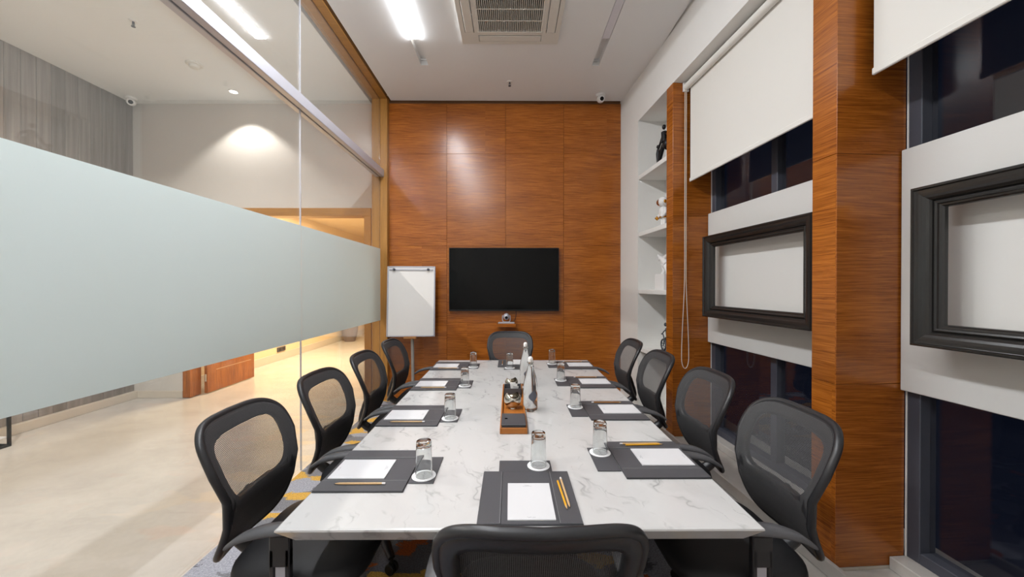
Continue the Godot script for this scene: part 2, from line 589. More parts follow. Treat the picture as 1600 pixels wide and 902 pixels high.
func ceilings() -> void:
	var s := begin()
	var t := 0.10
	var y0 := CEIL
	var w := 0.04
	# the room: slabs round the two light slots, then the lids of the slots
	for x in [[-1.545, -0.93 - w], [-0.93 + w, -0.30], [0.30, 0.93 - w], [0.93 + w, 1.52]]:
		box(s, Vector3(x[0], y0, -BACK + 0.02), Vector3(x[1], y0 + t, 2.1))
	for z in [[-BACK + 0.02, -3.50], [-2.90, 2.1]]:                       # opening over the air conditioner
		box(s, Vector3(-0.30, y0, z[0]), Vector3(0.30, y0 + t, z[1]))
	for x in [-0.93, 0.93]:
		box(s, Vector3(x - w, y0, -BACK + 0.02), Vector3(x + w, y0 + t, -4.06))
		box(s, Vector3(x - w, y0, 1.4), Vector3(x + w, y0 + t, 2.1))
		box(s, Vector3(x - w, y0 + 0.065, -4.06), Vector3(x + w, y0 + t, 1.4))
	for q in [[-1.9, -0.30, -BACK - 0.2, 2.1], [0.30, 2.4, -BACK - 0.2, 2.1], [-0.30, 0.30, -BACK - 0.2, -3.50], [-0.30, 0.30, -2.90, 2.1]]:
		box(s, Vector3(q[0], y0 + t, q[2]), Vector3(q[1], y0 + t + 0.1, q[3]))
	# the lobby
	box(s, Vector3(-5.2, y0, -LOBBY_D), Vector3(-1.825, y0 + 0.2, 2.1))
	setting_mesh("ceiling", s, M.ceiling, "flat matt off-white ceiling")
	# lids of the narrow recesses beside the head beam and along the window wall
	s = begin()
	box(s, Vector3(-1.825, y0 + 0.09, -LOBBY_D), Vector3(-1.545, y0 + 0.10, 2.1))
	box(s, Vector3(1.52, y0 + 0.03, -BACK), Vector3(1.90, y0 + 0.045, 2.1))
	setting_mesh("trim_1", s, M.ceiling, "off-white bottom of the narrow recesses beside the ceiling edges")

func back_wall() -> void:
	var w := setting("wall_back", "glossy brown wood veneer wall behind the television")
	mesh_node("backing", one_box(Vector3(-1.60, 0, -BACK - 0.12), Vector3(1.55, CEIL + 0.1, -BACK - 0.022)), M.backing, w)
	var xs := [-1.578, -0.826, -0.058, 0.700, 1.447]
	var ys := [0.0, 1.0, 2.0, 3.2, CEIL - 0.028]
	var rng := RandomNumberGenerator.new()
	rng.seed = 5
	for j in 4:
		for i in 4:
			var s := one_box(Vector3(xs[i] + 0.0013, ys[j] + 0.0008, -BACK - 0.022), Vector3(xs[i + 1] - 0.0013, ys[j + 1] - 0.0008, -BACK), 0.0012, Vector2(rng.randf() * 2, rng.randf() * 2))
			mesh_node("veneer_panel", s, M.veneer, w)
	var r := setting("wall_rear", "plain off-white wall behind the seats")
	mesh_node("plaster", one_box(Vector3(-5.2, 0, 2.0), Vector3(2.4, CEIL + 0.1, 2.15)), M.white, r)

func window_wall() -> void:
	# all in the frame of the splayed wall: x outwards, z along it from the television corner
	var R := right_frame
	var head := 3.385
	var bays := [[1.368, 2.862], [3.006, 4.50]]
	var s: SurfaceTool
	var w := setting("wall_right", "white plastered wall with window openings and a shelf recess", R)
	mesh_node("bulkhead", one_box(Vector3(0, head, -0.05), Vector3(0.6, CEIL + 0.12, 6.9)), M.white, w)      # over windows and shelves
	mesh_node("pier", one_box(Vector3(0, 0.0, -0.05), Vector3(0.5, head, 0.555)), M.white, w)                 # beside the television wall
	mesh_node("recess_back", one_box(Vector3(0.33, 0.0, 0.555), Vector3(0.5, head, 1.242)), M.white, w)
	mesh_node("plaster", one_box(Vector3(0, 0.0, 4.64), Vector3(0.5, head, 6.9)), M.white, w)                 # past the last pilaster
	# built-in shelves
	for y in [0.75, 1.409, 2.068, 2.727]:
		mesh_node("shelf", one_box(Vector3(0.004, y - 0.024, 0.557), Vector3(0.33, y + 0.024, 1.240), 0.003), M.white, w)
	mesh_node("recess_base", one_box(Vector3(0.004, 0.0, 0.557), Vector3(0.33, 0.09, 1.240)), M.white, w)
	# wood pilasters, panels split at the same heights
	var rng := RandomNumberGenerator.new()
	rng.seed = 9
	var k := 2
	for z in [[1.242, 1.366], [2.864, 3.004], [4.502, 4.64]]:
		var p := setting("trim_%d" % k, "glossy wood veneer pilaster between the windows", R)
		k += 1
		var ys := [0.05, 0.975, 2.135, 3.2, head]
		for j in 4:
			mesh_node("veneer_panel", one_box(Vector3(-0.004, ys[j] + 0.0009, z[0]), Vector3(0.370, ys[j + 1] - 0.0009, z[1]), 0.0015, Vector2(rng.randf() * 2, rng.randf() * 2)), M.veneer, p)
		mesh_node("plinth", one_box(Vector3(-0.004, 0.0, z[0]), Vector3(0.370, 0.05, z[1])), M.skirting, p)
	# stone kerb in front of the windows
	s = begin()
	box(s, Vector3(-0.03, -0.004, -0.0), Vector3(-0.006, 0.075, 6.8), 0.003)
	for b in bays:
		box(s, Vector3(-0.004, -0.004, b[0]), Vector3(0.36, 0.035, b[1]))
		box(s, Vector3(0.285, 0.035, b[0]), Vector3(0.46, 0.10, b[1]), 0.004)
	var sk := setting_mesh("baseboard_right", s, M.stone, "cream stone kerb and sill under the windows")
	sk.transform = R
	# windows: dark anodised frame, glass, a mullion
	for i in 2:
		var b: Array = bays[i]
		var f := setting("window_%d" % (i + 1), "tall night-dark window in a grey metal frame", R)
		var z0: float = b[0]
		var z1: float = b[1]
		for q in [[z0 + 0.008, z0 + 0.065], [z1 - 0.065, z1 - 0.008]]:
			mesh_node("window_frame", one_box(Vector3(0.372, 0.10, q[0]), Vector3(0.46, head, q[1]), 0.003), M.anodised, f)
		mesh_node("window_frame", one_box(Vector3(0.372, 0.10, z0 + 0.065), Vector3(0.46, 0.155, z1 - 0.065), 0.003), M.anodised, f)
		mesh_node("window_frame", one_box(Vector3(0.372, head - 0.06, z0 + 0.065), Vector3(0.46, head, z1 - 0.065), 0.003), M.anodised, f)
		mesh_node("mullion", one_box(Vector3(0.39, 0.155, (z0 + z1) / 2 - 0.03), Vector3(0.46, head - 0.06, (z0 + z1) / 2 + 0.03), 0.003), M.anodised, f)
		for q in [[z0 + 0.065, (z0 + z1) / 2 - 0.03], [(z0 + z1) / 2 + 0.03, z1 - 0.065]]:
			mesh_node("pane", one_box(Vector3(0.425, 0.155, q[0]), Vector3(0.431, head - 0.06, q[1])), M.night_glass, f)
		for q in [[z0 + 0.001, z0 + 0.008], [z1 - 0.008, z1 - 0.001]]:
			mesh_node("sealant", one_box(Vector3(0.371, 0.10, q[0]), Vector3(0.40, head, q[1])), M.white, f)

func glass_wall() -> void:
	var w := setting("wall_glass", "frameless glass partition with a frosted band and oak frame")
	var joints := [-4.775, -2.97, -1.14, 0.69, 2.0]
	for i in 4:
		var z0: float = joints[i] + 0.0025
		var z1: float = joints[i + 1] - 0.0025
		mesh_node("glass_pane", one_box(Vector3(GLASS_X - 0.006, 0.0, z0), Vector3(GLASS_X + 0.006, CEIL - 0.004, z1)), M.glass, w)
		var f := mesh_node("frosted_film", one_box(Vector3(GLASS_X + 0.0065, 1.035, z0), Vector3(GLASS_X + 0.0075, 1.955, z1)), M.film, w)
		f.set_meta("label", "pale blue-green frosted film band")
		if i < 3:
			mesh_node("joint_seal", one_box(Vector3(GLASS_X - 0.006, 0.0, joints[i + 1] - 0.0022), Vector3(GLASS_X + 0.006, CEIL - 0.004, joints[i + 1] + 0.0022)), M.aluminium, w)
	# oak jamb with a groove for the glass, oak head beam in two strips
	for q in [[-1.775, GLASS_X - 0.007], [GLASS_X + 0.007, -1.578]]:
		mesh_node("jamb", one_box(Vector3(q[0], 0.0, -LOBBY_D + 0.002), Vector3(q[1], CEIL + 0.04, -4.78), 0.003, Vector2(0.3, 0.7), true), M.oak, w)
		mesh_node("head_beam", one_box(Vector3(q[0] - 0.015 if q[0] < -1.7 else q[0], CEIL - 0.002, -4.78), Vector3(q[1], CEIL + 0.088, 2.0), 0.003, Vector2(0.9, q[0])), M.oak, w)
	mesh_node("jamb_groove", one_box(Vector3(GLASS_X - 0.007, 0.0, -LOBBY_D + 0.003), Vector3(GLASS_X + 0.007, CEIL, -4.792)), M.oak, w)
	mesh_node("head_groove", one_box(Vector3(GLASS_X - 0.007, CEIL + 0.02, -4.78), Vector3(GLASS_X + 0.007, CEIL + 0.045, 2.0)), M.oak, w)
	# metal rail clamped on the glass above the band
	for q in [[-1.725, GLASS_X - 0.0065], [GLASS_X + 0.0065, -1.615]]:
		mesh_node("rail", one_box(Vector3(q[0], 2.875, -4.775), Vector3(q[1], 2.965, 2.0), 0.003), M.aluminium, w)

func lobby() -> void:
	# wall of upright grey boards
	var w := setting("wall_left", "lobby wall clad in upright grey boards")
	mesh_node("plaster", one_box(Vector3(LEFT_X - 0.15, 0, -LOBBY_D), Vector3(LEFT_X - 0.014, CEIL, 2.1)), M.lobby_wall, w)
	var pitch := 0.125
	var rng := RandomNumberGenerator.new()
	rng.seed = 3
	var shared := {}
	for i in 54:
		var z0 := -LOBBY_D + i * pitch
		var v := rng.randi() % 4
		if not shared.has(v):
			shared[v] = one_box(Vector3(-0.014, 0.09, 0.0012), Vector3([0.0, 0.003, 0.001, 0.004][v], CEIL, pitch - 0.0012), 0.0025, Vector2(v * 0.27, v * 0.6)).commit()
		var o := mesh_node("plank", shared[v], M.board[rng.randi() % 3], w)
		o.position = Vector3(LEFT_X, 0, z0)
	setting_mesh("baseboard_left", one_box(Vector3(LEFT_X - 0.01, -0.006, -LOBBY_D), Vector3(LEFT_X + 0.05, 0.09, 2.1), 0.004), M.skirting, "cream stone skirting under the grey boards")
	# wall with the double door, at the depth of the television wall
	var d := LOBBY_D
	var x0 := -4.22
	var x1 := -1.925
	var top := 2.40
	var s := begin()
	box(s, Vector3(LEFT_X - 0.15, 0.0, -d - 0.14), Vector3(x0 - 0.10, CEIL + 0.1, -d))
	box(s, Vector3(x1 + 0.09, 0.0, -d - 0.14), Vector3(-1.60, CEIL + 0.1, -d))
	box(s, Vector3(x0 - 0.10, top + 0.105, -d - 0.14), Vector3(x1 + 0.09, CEIL + 0.1, -d))
	setting_mesh("wall_lobby", s, M.lobby_wall, "warm grey plastered lobby wall round the double door")
	setting_mesh("baseboard_back", one_box(Vector3(LEFT_X + 0.05, -0.006, -d), Vector3(x0 - 0.11, 0.09, -d + 0.012), 0.003), M.skirting, "cream skirting of the lobby wall")
	var f := setting("door_1", "open double door of orange-brown wood in an oak frame")
	mesh_node("door_frame", one_box(Vector3(x0 - 0.10, 0.0, -d - 0.16), Vector3(x0, top, -d + 0.02), 0.004, Vector2(0.1, 0.4), true), M.door, f)
	mesh_node("door_frame", one_box(Vector3(x1, 0.0, -d - 0.16), Vector3(x1 + 0.09, top, -d + 0.02), 0.004, Vector2(0.5, 0.1), true), M.oak, f)
	mesh_node("door_frame", one_box(Vector3(x0 - 0.10, top, -d - 0.16), Vector3(x1 + 0.09, top + 0.105, -d + 0.02), 0.004, Vector2(0.2, 0.9)), M.oak, f)
	for q in [[x0 + 0.03, 0.05], [x1 - 0.075, 0.0]]:
		var leaf := mesh_node("door_leaf", one_box(Vector3(q[0], 0.008, -d - 1.10), Vector3(q[0] + 0.045, top - 0.01, -d - 0.17), 0.003, Vector2(q[1], 0.3), true), M.door, f)
		var side: float = q[0] + 0.045 if q[1] > 0.0 else q[0]
		var sg := 1.0 if q[1] > 0.0 else -1.0
		mesh_node("inlay", one_box(Vector3(side - 0.001, 0.30, -d - 1.02), Vector3(side + sg * 0.0012 if sg > 0 else side + 0.001, 0.305, -d - 0.32)), M.cream, leaf)
		for y in [0.22, 1.2, 2.1]:
			mesh_node("hinge", lathe(begin(), [Vector2(0, -0.05), Vector2(0.011, -0.05), Vector2(0.011, 0.05), Vector2(0, 0.05)], 12, Transform3D(Basis(), Vector3(side - sg * 0.02, y, -d - 0.163))), M.steel, leaf)
		mesh_node("door_handle", tube(begin(), curve([Vector3(side, 0.85, -d - 1.03), Vector3(side + sg * 0.05, 0.87, -d - 1.03), Vector3(side + sg * 0.05, 1.23, -d - 1.03), Vector3(side, 1.25, -d - 1.03)], 4), 0.011), M.steel, leaf)
	# the hall beyond
	s = begin()
	box(s, Vector3(-4.80, 0.0, -12.6), Vector3(-4.62, 3.1, -d - 0.14))
	box(s, Vector3(-4.80, 0.0, -12.7), Vector3(-0.9, 3.1, -12.4))
	box(s, Vector3(-1.10, 0.0, -12.6), Vector3(-0.9, 3.1, -d - 0.14))
	box(s, Vector3(-4.80, 3.0, -12.7), Vector3(-0.9, 3.12, -d - 0.14))
	setting_mesh("wall_hall", s, M.cream, "cream hall walls beyond the double door")
	setting_mesh("baseboard_hall", one_box(Vector3(-4.62, -0.006, -12.4), Vector3(-4.605, 0.14, -d - 0.17), 0.003), M.skirting, "cream skirting in the hall")
	var d2 := setting("door_2", "plain oak door on the end wall of the hall")
	mesh_node("door_leaf", one_box(Vector3(-4.0, 0.0, -12.4), Vector3(-3.1, 2.2, -12.36), 0.004, Vector2(0.4, 0.4), true), M.oak, d2)
	mesh_node("door_handle", tube(begin(), [Vector3(-3.2, 1.0, -12.36), Vector3(-3.2, 1.0, -12.32), Vector3(-3.32, 1.0, -12.32)], 0.01), M.steel, d2)

# =====================================================================  table and chairs
const TX0 := -0.697
const TX1 := 0.758
const TD0 := 1.095
const TD1 := 3.62

func table() -> void:
	var t := thing("conference_table", "long white veined marble conference table with undercut edges", "table")
	# slab: rounded lip, then the edge runs in below
	var s := begin()
	var prof := [[0.006, 0.0], [0.001, -0.003], [0.0, -0.008], [0.003, -0.012], [0.040, -0.058]]
	var ring := func(i: int) -> Array:
		var a: float = prof[i][0]
		var y: float = TABLE_TOP + prof[i][1]
		return [Vector3(TX0 + a, y, -TD0 - a), Vector3(TX1 - a, y, -TD0 - a), Vector3(TX1 - a, y, -TD1 + a), Vector3(TX0 + a, y, -TD1 + a)]
	var mid := Vector3((TX0 + TX1) / 2, TABLE_TOP - 0.03, -(TD0 + TD1) / 2)
	face(s, ring.call(0), mid)
	face(s, ring.call(4), mid)
	for i in 4:
		var a = ring.call(i)
		var b = ring.call(i + 1)
		for k in 4:
			face(s, [a[k], a[(k + 1) % 4], b[(k + 1) % 4], b[k]], mid)
	mesh_node("tabletop", s, M.marble, t)
	# two dark pedestals and a beam under the slab
	for d in [1.98, 3.05]:
		mesh_node("pedestal", one_box(Vector3(-0.22, 0.03, -d - 0.05), Vector3(0.28, 0.65, -d + 0.05), 0.006), M.black, t)
		mesh_node("foot", one_box(Vector3(-0.30, 0.005, -d - 0.10), Vector3(0.36, 0.03, -d + 0.10), 0.004), M.black, t)
	mesh_node("beam", one_box(Vector3(-0.35, 0.645, -3.3), Vector3(0.41, 0.677, -1.6), 0.004), M.black, t)

# chair: local +z is where the sitter looks, origin on the floor below the seat
func back_w(y: float) -> float:
	var pts := [[0.46, 0.192], [0.58, 0.192], [0.68, 0.204], [0.80, 0.234], [0.90, 0.236], [0.97, 0.228]]
	for i in 5:
		if y <= pts[i + 1][0]:
			return lerpf(pts[i][1], pts[i + 1][1], smoothstep(0.0, 1.0, clampf((y - pts[i][0]) / (pts[i + 1][0] - pts[i][0]), 0.0, 1.0)))
	return 0.228

func back_z(x: float, y: float) -> float:
	# side view: forward at the small of the back, leaning away above, tucked back below
	var z := -0.245
	if y > 0.69:
		var t := (y - 0.69) / 0.28
		z -= 0.125 * (0.62 * t + 0.38 * t * t)
	else:
		var t := (0.69 - y) / 0.23
		z -= 0.080 * (0.25 * t + 0.75 * t * t)
	return z + 0.75 * x * x

func outline(cy: float, hy: float, k: float, n: float, count: int) -> Array:
	var out := []
	for i in count:
		var a := TAU * i / count
		var y := cy + hy * sp(sin(a), 2.0 / n)
		var x := back_w(y) * k * sp(cos(a), 2.0 / n)
		out.append(Vector2(x, y))
	return out

func make_chair() -> Node3D:
	var t := thing("office_chair", "", "chair", "mesh office chairs round the table")
	var N := 72
	var outer := outline(0.715, 0.25, 1.0, 5.2, N)
	var inner := outline(0.797, 0.113, 0.80, 5.0, N)
	var p3 := func(p: Vector2, dz: float) -> Vector3: return Vector3(p.x, p.y, back_z(p.x, p.y) + dz)
	# frame plate with its window
	var s := begin()
	var rows := [[0.0, 0.012], [0.35, 0.012], [0.7, 0.012], [1.0, 0.012], [1.0, -0.012], [0.7, -0.017], [0.35, -0.017], [0.0, -0.010]]
	var pt := func(i: int, r: int) -> Vector3:
		var e = rows[r % rows.size()]
		return p3.call(outer[i % N].lerp(inner[i % N], e[0]), e[1])
	s.set_smooth_group(0)
	for i in N:
		for r in rows.size():
			var q := [pt.call(i, r), pt.call(i + 1, r), pt.call(i + 1, r + 1), pt.call(i, r + 1)]
			for k in [[0, 1, 2], [0, 2, 3]]:
				for v in k:
					s.set_smooth_group(0)
					s.add_vertex(q[v])
	s.generate_normals()
	mesh_node("back_frame", s, M.plastic, t)
	# round rim along the outline
	var path := []
	for i in N:
		path.append(p3.call(outer[i], 0.0))
	mesh_node("back_rim", tube(begin(), path, 0.0135, 10, true), M.plastic, t)
	# woven sheet in front of the frame
	s = begin()
	var NR := 7
	for i in N:
		for r in NR:
			var q := []
			var n := []
			var uv := []
			for e in [[i, r], [i + 1, r], [i + 1, r + 1], [i, r + 1]]:
				var f: float = 1.0 - float(e[1]) / NR
				var c := Vector2(0, 0.74)
				var p: Vector2 = c + (outer[e[0] % N] - c) * f * 0.975
				q.append(p3.call(p, 0.0155))
				var dx := Vector3(0.01, 0, back_z(p.x + 0.01, p.y) - back_z(p.x, p.y))
				var dy := Vector3(0, 0.01, back_z(p.x, p.y + 0.01) - back_z(p.x, p.y))
				n.append(dx.cross(dy).normalized())
				uv.append(p)
			tri(s, [q[0], q[1], q[2]], [n[0], n[1], n[2]], [uv[0], uv[1], uv[2]])
			if r < NR - 1:
				tri(s, [q[0], q[2], q[3]], [n[0], n[2], n[3]], [uv[0], uv[2], uv[3]])
	mesh_node("mesh_back", s, M.weave, t)
	# lumbar pad behind the weave
	s = begin()
	blob(s, Vector3(0, 0.650, -0.266), Vector3(0.13, 0.028, 0.010), 0.5, 0.5, 20, 8)
	mesh_node("lumbar_pad", s, M.black, t)
	# bracket from under the seat up the back
	mesh_node("back_bracket", tube(begin(), curve([Vector3(0, 0.415, -0.05), Vector3(0, 0.40, -0.22), Vector3(0, 0.46, -0.325), Vector3(0, 0.58, -0.305), Vector3(0, 0.66, -0.278)], 5), [0.024, 0.024, 0.025, 0.025, 0.026, 0.026, 0.027, 0.028, 0.028, 0.028, 0.028, 0.028, 0.027, 0.027, 0.026, 0.026, 0.025, 0.024, 0.023, 0.022, 0.02], 10), M.plastic, t)
	# seat cushion
	s = begin()
	blob(s, Vector3(0, 0.455, 0.005), Vector3(0.245, 0.052, 0.245), 0.62, 0.42, 32, 12)
	mesh_node("seat", s, M.seat, t)
	mesh_node("seat_pan", one_box(Vector3(-0.20, 0.40, -0.19), Vector3(0.20, 0.425, 0.20), 0.01), M.plastic, t)
	# arms: drooping pad on a flat post with a slot
	for sd in [-1.0, 1.0]:
		var x: float = sd * 0.272
		s = begin()
		var top := curve([Vector3(x, 0.605, -0.175), Vector3(x, 0.640, -0.115), Vector3(x, 0.660, -0.03), Vector3(x, 0.661, 0.06), Vector3(x, 0.655, 0.125)], 5)
		var rad := []
		for i in top.size():
			var f := float(i) / (top.size() - 1)
			rad.append(0.014 + 0.022 * sin(PI * clampf(f * 0.95 + 0.06, 0, 1)))
		tube(s, top, rad, 12, false, 0.36)
		var arm := mesh_node("arm_pad", s, M.arm, t)
		s = begin()
		for q in [[0.003, 0.016], [0.054, 0.016]]:
			box(s, Vector3(x - 0.012, 0.36, -0.035 + q[0]), Vector3(x + 0.012, 0.60, -0.035 + q[0] + q[1]), 0.003)
		box(s, Vector3(x - 0.012, 0.54, -0.032), Vector3(x + 0.012, 0.645, 0.035), 0.004)
		box(s, Vector3(x - 0.012, 0.34, -0.032), Vector3(x + 0.012, 0.40, 0.035), 0.004)
		mesh_node("arm_post", s, M.plastic, t)
		mesh_node("arm_slide", one_box(Vector3(x - 0.006, 0.40, -0.014), Vector3(x + 0.006, 0.545, 0.018)), M.aluminium, t)
		mesh_node("arm_bracket", tube(begin(), curve([Vector3(x, 0.352, 0.0), Vector3(x * 0.8, 0.375, 0.0), Vector3(x * 0.4, 0.392, 0.0)], 4), 0.02, 8, false, 0.5), M.plastic, t)
		arm.set_meta("label", "grey drooping arm pad")
	# gas column, star base, castors
	mesh_node("column", lathe(begin(), [Vector2(0, 0.10), Vector2(0.032, 0.10), Vector2(0.030, 0.24), Vector2(0.018, 0.245), Vector2(0.018, 0.38), Vector2(0.055, 0.39), Vector2(0.055, 0.40), Vector2(0, 0.40)], 16), M.black, t)
	for k in 5:
		var g := TAU * k / 5 + 0.3
		var dir := Vector3(sin(g), 0, cos(g))
		var leg := mesh_node("leg", tube(begin(), [dir * 0.02 + Vector3(0, 0.115, 0), dir * 0.10 + Vector3(0, 0.112, 0), dir * 0.20 + Vector3(0, 0.098, 0), dir * 0.285 + Vector3(0, 0.083, 0)], [0.034, 0.028, 0.024, 0.018], 8, false, 0.6), M.plastic, t)
		var cs := begin()
		for w in [-1.0, 1.0]:
			var b := Basis(Vector3.UP, g + 0.6 + PI / 2) * Basis(Vector3.RIGHT, PI / 2)
			lathe(cs, [Vector2(0, -0.009), Vector2(0.024, -0.009), Vector2(0.028, -0.005), Vector2(0.028, 0.005), Vector2(0.024, 0.009), Vector2(0, 0.009)], 16, Transform3D(b, dir * 0.285 + Vector3(0, 0.032, 0) + b.y * 0.015 * w))
		lathe(cs, [Vector2(0, 0.03), Vector2(0.008, 0.03), Vector2(0.008, 0.085), Vector2(0, 0.085)], 8, Transform3D(Basis(), dir * 0.285))
		mesh_node("castor", cs, M.rubber, leg)
	return t

func chairs() -> void:
	var proto := make_chair()
	var ord := ["fourth", "third", "second", "first"]
	var spots := []
	for i in 4:
		spots.append([Vector3(-0.765, 0.004, -[1.50, 2.12, 2.755, 3.385][i]), PI / 2 + [0.02, -0.01, 0.02, 0.0][i], "black mesh office chair on the glass-partition side, %s from the television wall" % ord[i]])
	for i in 4:
		spots.append([Vector3([0.83, 0.835, 0.80, 0.80][i], 0.004, -[1.49, 2.12, 2.755, 3.385][i]), -PI / 2 + [0.0, 0.01, -0.01, 0.0][i], "black mesh office chair on the window side, %s from the television wall" % ord[i]])
	spots.append([Vector3(0.068, 0.004, -1.11), PI, "black mesh office chair at the table end opposite the television, seen from behind"])
	spots.append([Vector3(0.0, 0.004, -3.70), 0.0, "black mesh office chair at the table end under the television"])
	for i in spots.size():
		var o: Node3D = proto
		if i > 0:
			o = proto.duplicate()
			o.name = numbered("office_chair")
			add_child(o)
		o.position = spots[i][0]
		o.rotation.y = spots[i][1]
		o.set_meta("label", spots[i][2])

# =====================================================================  places at the table
func places() -> void:
	var ord := ["fourth", "third", "second", "first"]
	var list := []
	for i in 4:
		list.append([Transform3D(Basis(Vector3.UP, -PI / 2), Vector3(TX0 + 0.006, TABLE_TOP, -[1.45, 2.06, 2.72, 3.34][i])), "on the glass-partition side, %s from the television" % ord[i], 1])
	for i in 4:
		list.append([Transform3D(Basis(Vector3.UP, PI / 2), Vector3(TX1 - 0.006, TABLE_TOP, -[1.536, 2.14, 2.77, 3.37][i])), "on the window side, %s from the television" % ord[i], 2 if i == 0 else 3])
	list.append([Transform3D(Basis(), Vector3(0.06, TABLE_TOP, -TD0 - 0.012)), "at the table end opposite the television", 2])
	list.append([Transform3D(Basis(Vector3.UP, PI), Vector3(0.05, TABLE_TOP, -TD1 + 0.008)), "at the table end under the television", 3])
	# shared shapes; local x to the sitter's right hand, -z towards the middle of the table
	var base := one_box(Vector3(-0.161, 0.0005, -0.318), Vector3(0.161, 0.005, 0.0), 0.0015).commit()
	var sheet := one_box(Vector3(-0.088, 0.005, -0.316), Vector3(0.088, 0.0062, -0.002), 0.0005).commit()
	var flap_a := one_box(Vector3(-0.160, 0.005, -0.317), Vector3(-0.0885, 0.0078, -0.001), 0.001).commit()
	var flap_b := one_box(Vector3(0.0885, 0.005, -0.317), Vector3(0.160, 0.0078, -0.001), 0.001).commit()
	var stitches := one_box(Vector3(-0.0004, 0.0078, -0.314), Vector3(0.0004, 0.0081, -0.004)).commit()
	var tab := one_box(Vector3(-0.103, 0.0005, -0.412), Vector3(0.103, 0.0045, -0.3195), 0.0012).commit()
	var note := begin()
	var y := 0.0098
	var c := [Vector3(-0.068, y, -0.226), Vector3(0.080, y, -0.226), Vector3(0.080, y, -0.016), Vector3(-0.068, y, -0.016)]
	var up := Vector3.UP
	tri(note, [c[0], c[1], c[2]], [up, up, up], [Vector2(0, 0), Vector2(1, 0), Vector2(1, 1)])
	tri(note, [c[0], c[2], c[3]], [up, up, up], [Vector2(0, 0), Vector2(1, 1), Vector2(0, 1)])
	var note_top := note.commit()
	var note_body := one_box(Vector3(-0.068, 0.0064, -0.226), Vector3(0.080, 0.0097, -0.016)).commit()
	var cs := begin()
	var seg := 36
	for k in seg:
		var a0 := TAU * k / seg
		var a1 := TAU * (k + 1) / seg
		tri(cs, [Vector3(0, 0.0018, 0), Vector3(cos(a0), 0, sin(a0)) * 0.0445 + up * 0.0018, Vector3(cos(a1), 0, sin(a1)) * 0.0445 + up * 0.0018], [up, up, up], [Vector2(0.5, 0.5), Vector2(0.5 + 0.5 * cos(a0), 0.5 + 0.5 * sin(a0)), Vector2(0.5 + 0.5 * cos(a1), 0.5 + 0.5 * sin(a1))])
		var n0 := Vector3(cos(a0), 0, sin(a0))
		var n1 := Vector3(cos(a1), 0, sin(a1))
		for q in [[n0 * 0.0445, n1 * 0.0445, n1 * 0.0445 + up * 0.0018], [n0 * 0.0445, n1 * 0.0445 + up * 0.0018, n0 * 0.0445 + up * 0.0018]]:
			tri(cs, q, [n0, n1, n1], [Vector2(0.02, 0.02), Vector2(0.02, 0.02), Vector2(0.02, 0.02)])
	var coaster := cs.commit()
	# upturned tumbler: thin wall, heavy foot on top
	var glass := lathe(begin(), [Vector2(0.0, 0.1135), Vector2(0.020, 0.113), Vector2(0.0252, 0.110), Vector2(0.0266, 0.104), Vector2(0.0292, 0.03), Vector2(0.0295, 0.001), Vector2(0.0305, 0.0), Vector2(0.0314, 0.001), Vector2(0.0312, 0.03), Vector2(0.0288, 0.112), Vector2(0.0284, 0.127), Vector2(0.0268, 0.1305), Vector2(0.022, 0.1315), Vector2(0.0, 0.1285)], 32).commit()
	var hexa := func(r: float, z0: float, z1: float, r1: float) -> SurfaceTool:
		var s := begin()
		for k in 6:
			var a0 := TAU * k / 6
			var a1 := TAU * (k + 1) / 6
			face(s, [Vector3(r * cos(a0), r + r * sin(a0), z0), Vector3(r * cos(a1), r + r * sin(a1), z0), Vector3(r1 * cos(a1), r + r1 * sin(a1), z1), Vector3(r1 * cos(a0), r + r1 * sin(a0), z1)], Vector3(0, r, (z0 + z1) / 2))
			face(s, [Vector3(0, r, z0), Vector3(r * cos(a0), r + r * sin(a0), z0), Vector3(r * cos(a1), r + r * sin(a1), z0)], Vector3(0, r, z1))
		return s
	var shaft: Mesh = hexa.call(0.0037, -0.082, 0.072, 0.0037).commit()
	var cone: Mesh = hexa.call(0.0037, 0.072, 0.086, 0.0012).commit()
	var lead: Mesh = hexa.call(0.0013, 0.085, 0.091, 0.0003).commit()
	var eraser := lathe(begin(), [Vector2(0, 0), Vector2(0.0037, 0), Vector2(0.0037, 0.012), Vector2(0, 0.012)], 10, Transform3D(Basis(Vector3.RIGHT, -PI / 2), Vector3(0, 0.0037, -0.082))).commit()
	for e in list:
		var T: Transform3D = e[0]
		var where: String = e[1]
		var p := thing("desk_pad", "grey leather desk pad " + where, "desk pad", "leather desk pads", T)
		mesh_node("base", base, M.pad_edge, p)
		mesh_node("writing_sheet", sheet, M.pad, p)
		for q in [[flap_a, -0.0915], [flap_b, 0.0915]]:
			var fl := mesh_node("flap", q[0], M.pad, p)
			mesh_node("stitching", stitches, M.stitch, fl).position.x = q[1]
		var tb := mesh_node("coaster_mat", tab, M.pad)
		tb.transform = T
		tag(tb, "small grey leather glass mat " + where, "mat", "leather glass mats")
		var nt := thing("notepad", "white printed notepad " + where, "notepad", "white notepads", T)
		mesh_node("paper_block", note_body, M.paper, nt)
		mesh_node("printed_sheet", note_top, M.printed, nt)
		var cst := mesh_node("paper_coaster", coaster, M.coaster)
		cst.transform = T * Transform3D(Basis(), Vector3(0.053, 0.0046, -0.366))
		tag(cst, "round white paper coaster " + where, "coaster", "paper coasters")
		var g := mesh_node("glass_tumbler", glass, M.thick_glass)
		g.transform = T * Transform3D(Basis(), Vector3(0.053, 0.0066, -0.366))
		tag(g, "upturned clear glass tumbler " + where, "glass", "upturned tumblers")
		var pens := [[M.pencil_wood, true, 0.120, -0.15, 0.0]]
